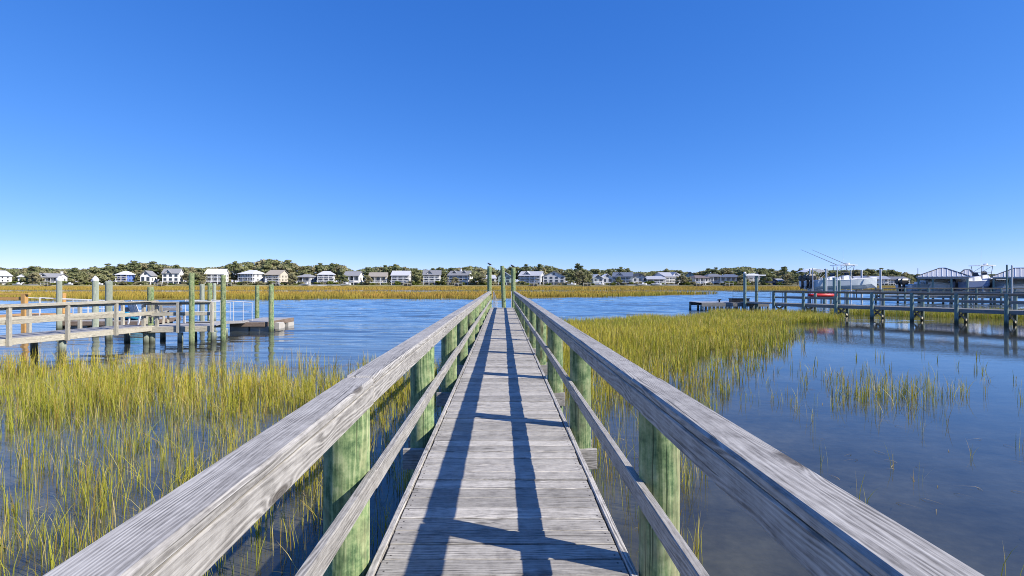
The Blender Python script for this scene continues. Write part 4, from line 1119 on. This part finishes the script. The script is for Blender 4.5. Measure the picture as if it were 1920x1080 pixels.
# small boats and landing stages along the far shore
for k, (px, lab) in enumerate([(34, 'tiny white skiff on the shore under the big left house'), (130, 'tiny white skiff left of the white capped piles'), (185, 'tiny white skiff between the capped pile and the blue house'), (575, 'tiny white skiff before the low grey house'), (650, 'tiny white skiff before the wide grey roof'), (1072, 'tiny white skiff right of the dark roofed gable house'), (1125, 'tiny white skiff before the small slate house'), (1205, 'tiny white skiff before the grey house with white gable'), (1232, 'tiny white skiff before the glazed porch house')]):
    Y = 288.5; t = thing('skiff', lab, 'boat', (at(px, Y)[0], Y, 1.15), R(random.uniform(-12, 12)), 'small boats along the far shore')
    MB().loft(hull_rings(5.2, 1.9, .8, n=6)).build('hull', M['hull_white'], t); MB().box(-.4, .5, -.5, .5, .7, 1.5).build('console', M['hull_white'], t)
def seawall(px0, px1, Y, lab):
    a, b = at(px0, Y)[0], at(px1, Y)[0]; t = thing('seawall', lab, 'wall', ((a+b)/2, Y, 0)); n = max(2, int((b-a)/2.4)); w = (b-a)/n
    for i in range(n): MB().box(-(b-a)/2 + i*w + .02, -(b-a)/2 + (i+1)*w - .02, -.12, .12, .2, 1.45).build('panel', M['white'] if i % 3 else M['foam'], t)
    MB().box(-(b-a)/2, (b-a)/2, -.2, .2, 1.453, 1.6).build('coping', M['foam'], t)
seawall(44, 72, 289, 'pale seawall below the big left house'); seawall(1170, 1270, 290, 'pale seawall before the slate blue and glazed houses'); seawall(560, 640, 289.5, 'pale seawall before the staircase house')
def stage(px, lab):
    Y = 287; t = thing('landing_stage', lab, 'dock', (at(px, Y)[0], Y, 0), 0, 'landing stages along the far shore')
    MB().box(-2.2, 2.2, -2, 3, 1.15, 1.3).build('deck', M['dock_grey'], t)
    for x in (-2, 0, 2):
        MB().box(x-.12, x+.12, -1.95, -1.7, -.3, 2.6).build('post', M['post_pale'], t)
    MB().box(-2.2, 2.2, -1.9, -1.8, 2.2, 2.35).build('rail', M['white'], t)
for px, lab in [(88, 'small landing stage under the pale chimney house'), (300, 'small landing stage below the white cottage'), (430, 'small landing stage below the white metal roof'), (520, 'small landing stage below the beige house'), (765, 'small landing stage below the light grey roof'), (860, 'small landing stage below the twin gabled house'), (1000, 'small landing stage below the porch posts house'), (1100, 'small landing stage between the dark roofed and slate houses'), (1310, 'small landing stage below the brown roofed house'), (1365, 'small landing stage below the blue grey roof')]:
    stage(px, lab)

# ------------------------------------------------------------------ trees
def crown_mesh(kind, seed, mat):
    r = np.random.default_rng(seed); V = []; T = []
    if kind == 'oak':
        nb = 24; cs = []
        for i in range(nb):
            a = r.uniform(0, 6.283); q = math.sqrt(r.uniform(0, 1)); z = r.uniform(.28, .95)
            wd = .5*math.sin(min(1, (1.06 - z)*1.5)*math.pi/2)**.6
            cs.append((wd*q*math.cos(a), wd*q*math.sin(a), z, r.uniform(.09, .17)))
        per, ls = 95, .036
    elif kind == 'pine':
        cs = []
        for i in range(13):
            a = r.uniform(0, 6.283); z = r.uniform(.58, .98); wd = .30*math.sin(max(.2, (1.08 - z)*2.2))
            cs.append((wd*math.cos(a)*r.uniform(.3, 1), wd*math.sin(a)*r.uniform(.3, 1), z, r.uniform(.06, .11)))
        per, ls = 110, .024
    else:
        cs = [(r.uniform(-.42, .42), r.uniform(-.42, .42), r.uniform(.15, .75), r.uniform(.16, .27)) for i in range(13)]; per, ls = 90, .055
    for (x, y, z, rad) in cs:
        d = r.normal(size=(per, 3)); d /= np.linalg.norm(d, axis=1)[:, None]
        p = d*rad*(r.uniform(.45, 1.1, (per, 1)))*np.array([1.15, 1.15, .72 if kind != 'pine' else .5]) + np.array([x, y, z])
        t0 = r.uniform(0, 1)
        for k in range(per):
            n = d[k] + r.normal(size=3)*.55; n /= np.linalg.norm(n)
            a = np.cross(n, [0, 0, 1.]); a /= (np.linalg.norm(a) + 1e-6); b = np.cross(n, a); s = ls*r.uniform(.6, 1.4)
            q = p[k]; V += [q - a*s - b*s*.5, q + a*s - b*s*.6, q + a*s*.5 + b*s, q - a*s*.7 + b*s*.8]; T += [.5*t0 + .5*r.random()]*4
    V = np.array(V, np.float32); n = len(V)//4
    me = bpy.data.meshes.new('crown'); me.from_pydata(V.tolist(), [], [(4*i, 4*i+1, 4*i+2, 4*i+3) for i in range(n)])
    a = me.attributes.new('tint', 'FLOAT', 'POINT'); a.data.foreach_set('value', np.array(T, np.float32)); me.materials.append(mat)
    return me
def trunk_mesh(kind, seed):
    r = random.Random(seed); mb = MB()
    if kind == 'pine':
        mb.tube((0, 0, -.03), (.02, 0, .5), .018, .013, 7); mb.tube((.02, 0, .5), (0, .01, .92), .013, .005, 7)
        for i in range(6):
            a = r.uniform(0, 6.28); z = r.uniform(.55, .85); mb.tube((0.01, 0, z), (.2*math.cos(a), .2*math.sin(a), z + .07), .006, .002, 5)
    else:
        mb.tube((0, 0, -.03), (.02, .01, .32), .032, .024, 8)
        for i in range(6):
            a = 6.28*i/6 + r.uniform(-.4, .4); q = r.uniform(.2, .38); z = r.uniform(.55, .8)
            m = (q*.45*math.cos(a), q*.45*math.sin(a), .48); mb.tube((.02, .01, .30), m, .018, .012, 6); mb.tube(m, (q*math.cos(a), q*math.sin(a), z), .012, .004, 6)
    return mb.mesh('trunk', M['trunk'], True)
CR = {'oak': [crown_mesh('oak', 100 + i, M[('leaf_oak', 'leaf_olive', 'leaf_oak', 'leaf_olive')[i % 4]]) for i in range(7)], 'pine': [crown_mesh('pine', 200 + i, M['leaf_pine']) for i in range(4)],
      'bush': [crown_mesh('bush', 300 + i, M[('leaf_bright', 'leaf_olive', 'leaf_oak')[i % 3]]) for i in range(5)]}
TR = {'oak': [trunk_mesh('oak', i) for i in range(3)], 'pine': [trunk_mesh('pine', i) for i in range(3)]}
WORD = {'oak': ('rounded', 'tree'), 'pine': ('flat topped', 'pine'), 'bush': ('leafy', 'shrub')}
TREES = []
HOUSES += [(1480, 1600, 'the large grey boat'), (1718, 1806, 'the ribbed boathouse'), (1815, 1850, 'the canopy tower boat'), (1870, 1990, 'the right edge boathouse')]
def tree(kind, px, Y, ytop, wid, i, zg):
    H = max(zat(ytop, Y) - zg, 1.2); X = at(px, Y)[0]
    nh = min(HOUSES, key=lambda q: abs((q[0]+q[1])/2 - px)); mid = (nh[0] + nh[1])/2
    rel = ('behind' if kind != 'bush' else 'in front of') if nh[0] - 2 <= px <= nh[1] + 2 else ('left of' if px < mid else 'right of')
    size = 'tall' if H > 10.5 else ('medium' if H > 7 else 'small')
    if kind == 'bush': size = 'green'
    lab = f'{size} {WORD[kind][0]} {WORD[kind][1]} {rel} {nh[2]}' if kind != 'bush' else f'leafy shrub {rel} {nh[2]}'
    t = thing({'oak': 'oak_tree', 'pine': 'pine_tree', 'bush': 'shrub'}[kind], lab, {'oak': 'tree', 'pine': 'tree', 'bush': 'shrub'}[kind], (X, Y, zg), random.uniform(0, 6.28), {'oak': 'trees behind the far houses', 'pine': 'trees behind the far houses', 'bush': 'shrubs along the far shore'}[kind])
    t.scale = (H*wid, H*wid, H); TREES.append((lab, px, t))
    c = link('crown' if kind != 'bush' else 'foliage', CR[kind][i % len(CR[kind])], t)
    if kind != 'bush': link('trunk', TR[kind][i % 3], t)
PROF = [(-60, 503), (0, 501), (30, 503), (60, 501), (130, 503), (170, 505), (200, 498), (225, 501), (240, 492), (262, 494), (285, 492), (320, 498), (350, 500), (400, 503), (430, 493), (470, 490), (520, 488), (545, 490), (556, 497), (580, 497), (610, 495), (640, 496), (655, 504), (665, 508), (680, 503), (700, 500), (740, 497), (770, 502), (800, 505), (830, 503), (860, 502), (895, 500), (920, 503), (945, 505), (970, 501), (1000, 498), (1020, 496), (1040, 500), (1060, 505), (1100, 505), (1130, 506), (1145, 503), (1170, 503), (1185, 509), (1210, 510), (1225, 507), (1260, 505), (1280, 508), (1300, 510), (1325, 505), (1345, 503), (1380, 500), (1400, 500), (1420, 503), (1440, 504), (1480, 508), (1550, 507), (1600, 506), (1650, 505), (1665, 504), (1690, 511), (1720, 514), (1800, 514), (1990, 515)]
pxs, pys = zip(*PROF)
prof = lambda x: float(np.interp(x, pxs, pys))
rt = random.Random(77); i = 0; x = -70
while x < 1985:
    Y = rt.uniform(322, 338); yt = prof(x) + rt.uniform(-1.2, 3.0)
    tree('oak', x, Y, yt, rt.uniform(.85, 1.25), i, 2.0); x += rt.uniform(17, 26); i += 1
x = -60
while x < 1720:
    Y = rt.uniform(311, 318)
    tree('oak', x, Y, prof(x) + rt.uniform(6, 14), rt.uniform(.9, 1.4), i, 1.6); x += rt.uniform(26, 46); i += 1
for k, px in enumerate([(205, 495), (228, 495), (252, 489), (287, 490), (330, 497), (440, 490), (505, 486), (538, 487), (600, 494), (622, 494), (690, 501), (724, 497), (742, 496), (812, 503), (846, 502), (870, 501), (985, 496), (1012, 495), (1083, 494), (1092, 498), (1165, 501), (1176, 503), (1250, 505), (1326, 503), (1342, 502), (1470, 500), (1502, 503), (1550, 504), (1652, 503), (140, 502), (60, 499)]):
    tree('pine', px[0], rt.uniform(316, 322), px[1], rt.uniform(.9, 1.3), k, 1.8)
x = -20; k = 0
while x < 1480:
    Y = rt.uniform(291, 297)
    tree('bush', x, Y, rt.uniform(525, 531.5), rt.uniform(1.2, 2.2), k, 1.0); x += rt.uniform(8, 22); k += 1
for (px, yt, w) in [(55, 512, .9), (66, 511, .9), (150, 510, 1.), (195, 508, 1.), (375, 509, 1.), (366, 512, 1.), (550, 512, .8), (645, 515, .8), (690, 517, .8), (783, 512, .9), (832, 520, .8), (853, 519, .7), (893, 509, .9), (903, 514, .9), (1070, 512, .9), (1086, 508, .9), (1100, 510, .9), (1158, 519, .9), (1278, 515, .9), (1290, 520, .9), (1392, 514, .8), (1436, 512, .9), (1476, 514, .9), (1495, 514, .9), (1515, 513, .9)]:
    tree('oak', px, rt.uniform(293, 297), yt, w*1.15, k, 1.15); k += 1

_by = {}
for lab, px, t in TREES: _by.setdefault(lab, []).append((px, t))
for lab, L in _by.items():
    if len(L) > 1:
        for k, (px, t) in enumerate(sorted(L, key=lambda q: q[0])):
            t['label'] = lab + ', ' + (['leftmost', 'second from left', 'third from left', 'fourth from left', 'fifth from left', 'sixth from left', 'seventh from left'][k] if k < 7 else 'far right')

def far_wood():
    r = np.random.default_rng(9); V = []; T = []
    n = 80000; px = r.uniform(-900, 2800, n); Y = r.uniform(342, 356, n)
    top = np.interp(px, pxs, pys) + .2 + 2.5*vnoise(px, px*0, 14., 3)
    zt = CAMZ - (top - VY)/FPX*Y; z = 2 + (zt - 2)*r.random(n)**.6; X = (px - VX)/FPX*Y
    P = np.stack([X, Y, z], 1); a = r.normal(size=(n, 3)); a /= np.linalg.norm(a, axis=1)[:, None]; b = np.cross(a, r.normal(size=(n, 3))); b /= np.linalg.norm(b, axis=1)[:, None]
    s = r.uniform(.3, .75, (n, 1)); V = np.stack([P - a*s, P + b*s, P + a*s, P - b*s], 1).reshape(-1, 3)
    me = bpy.data.meshes.new('far_wood'); me.from_pydata(V.tolist(), [], [(4*i, 4*i+1, 4*i+2, 4*i+3) for i in range(n)])
    at_ = me.attributes.new('tint', 'FLOAT', 'POINT'); at_.data.foreach_set('value', np.repeat(r.random(n), 4).astype(np.float32)); me.materials.append(M['leaf_oak'])
    tag(link('far_wood', me), 'distant dark wood filling in behind the row of houses', 'wood', kind='stuff')
far_wood()
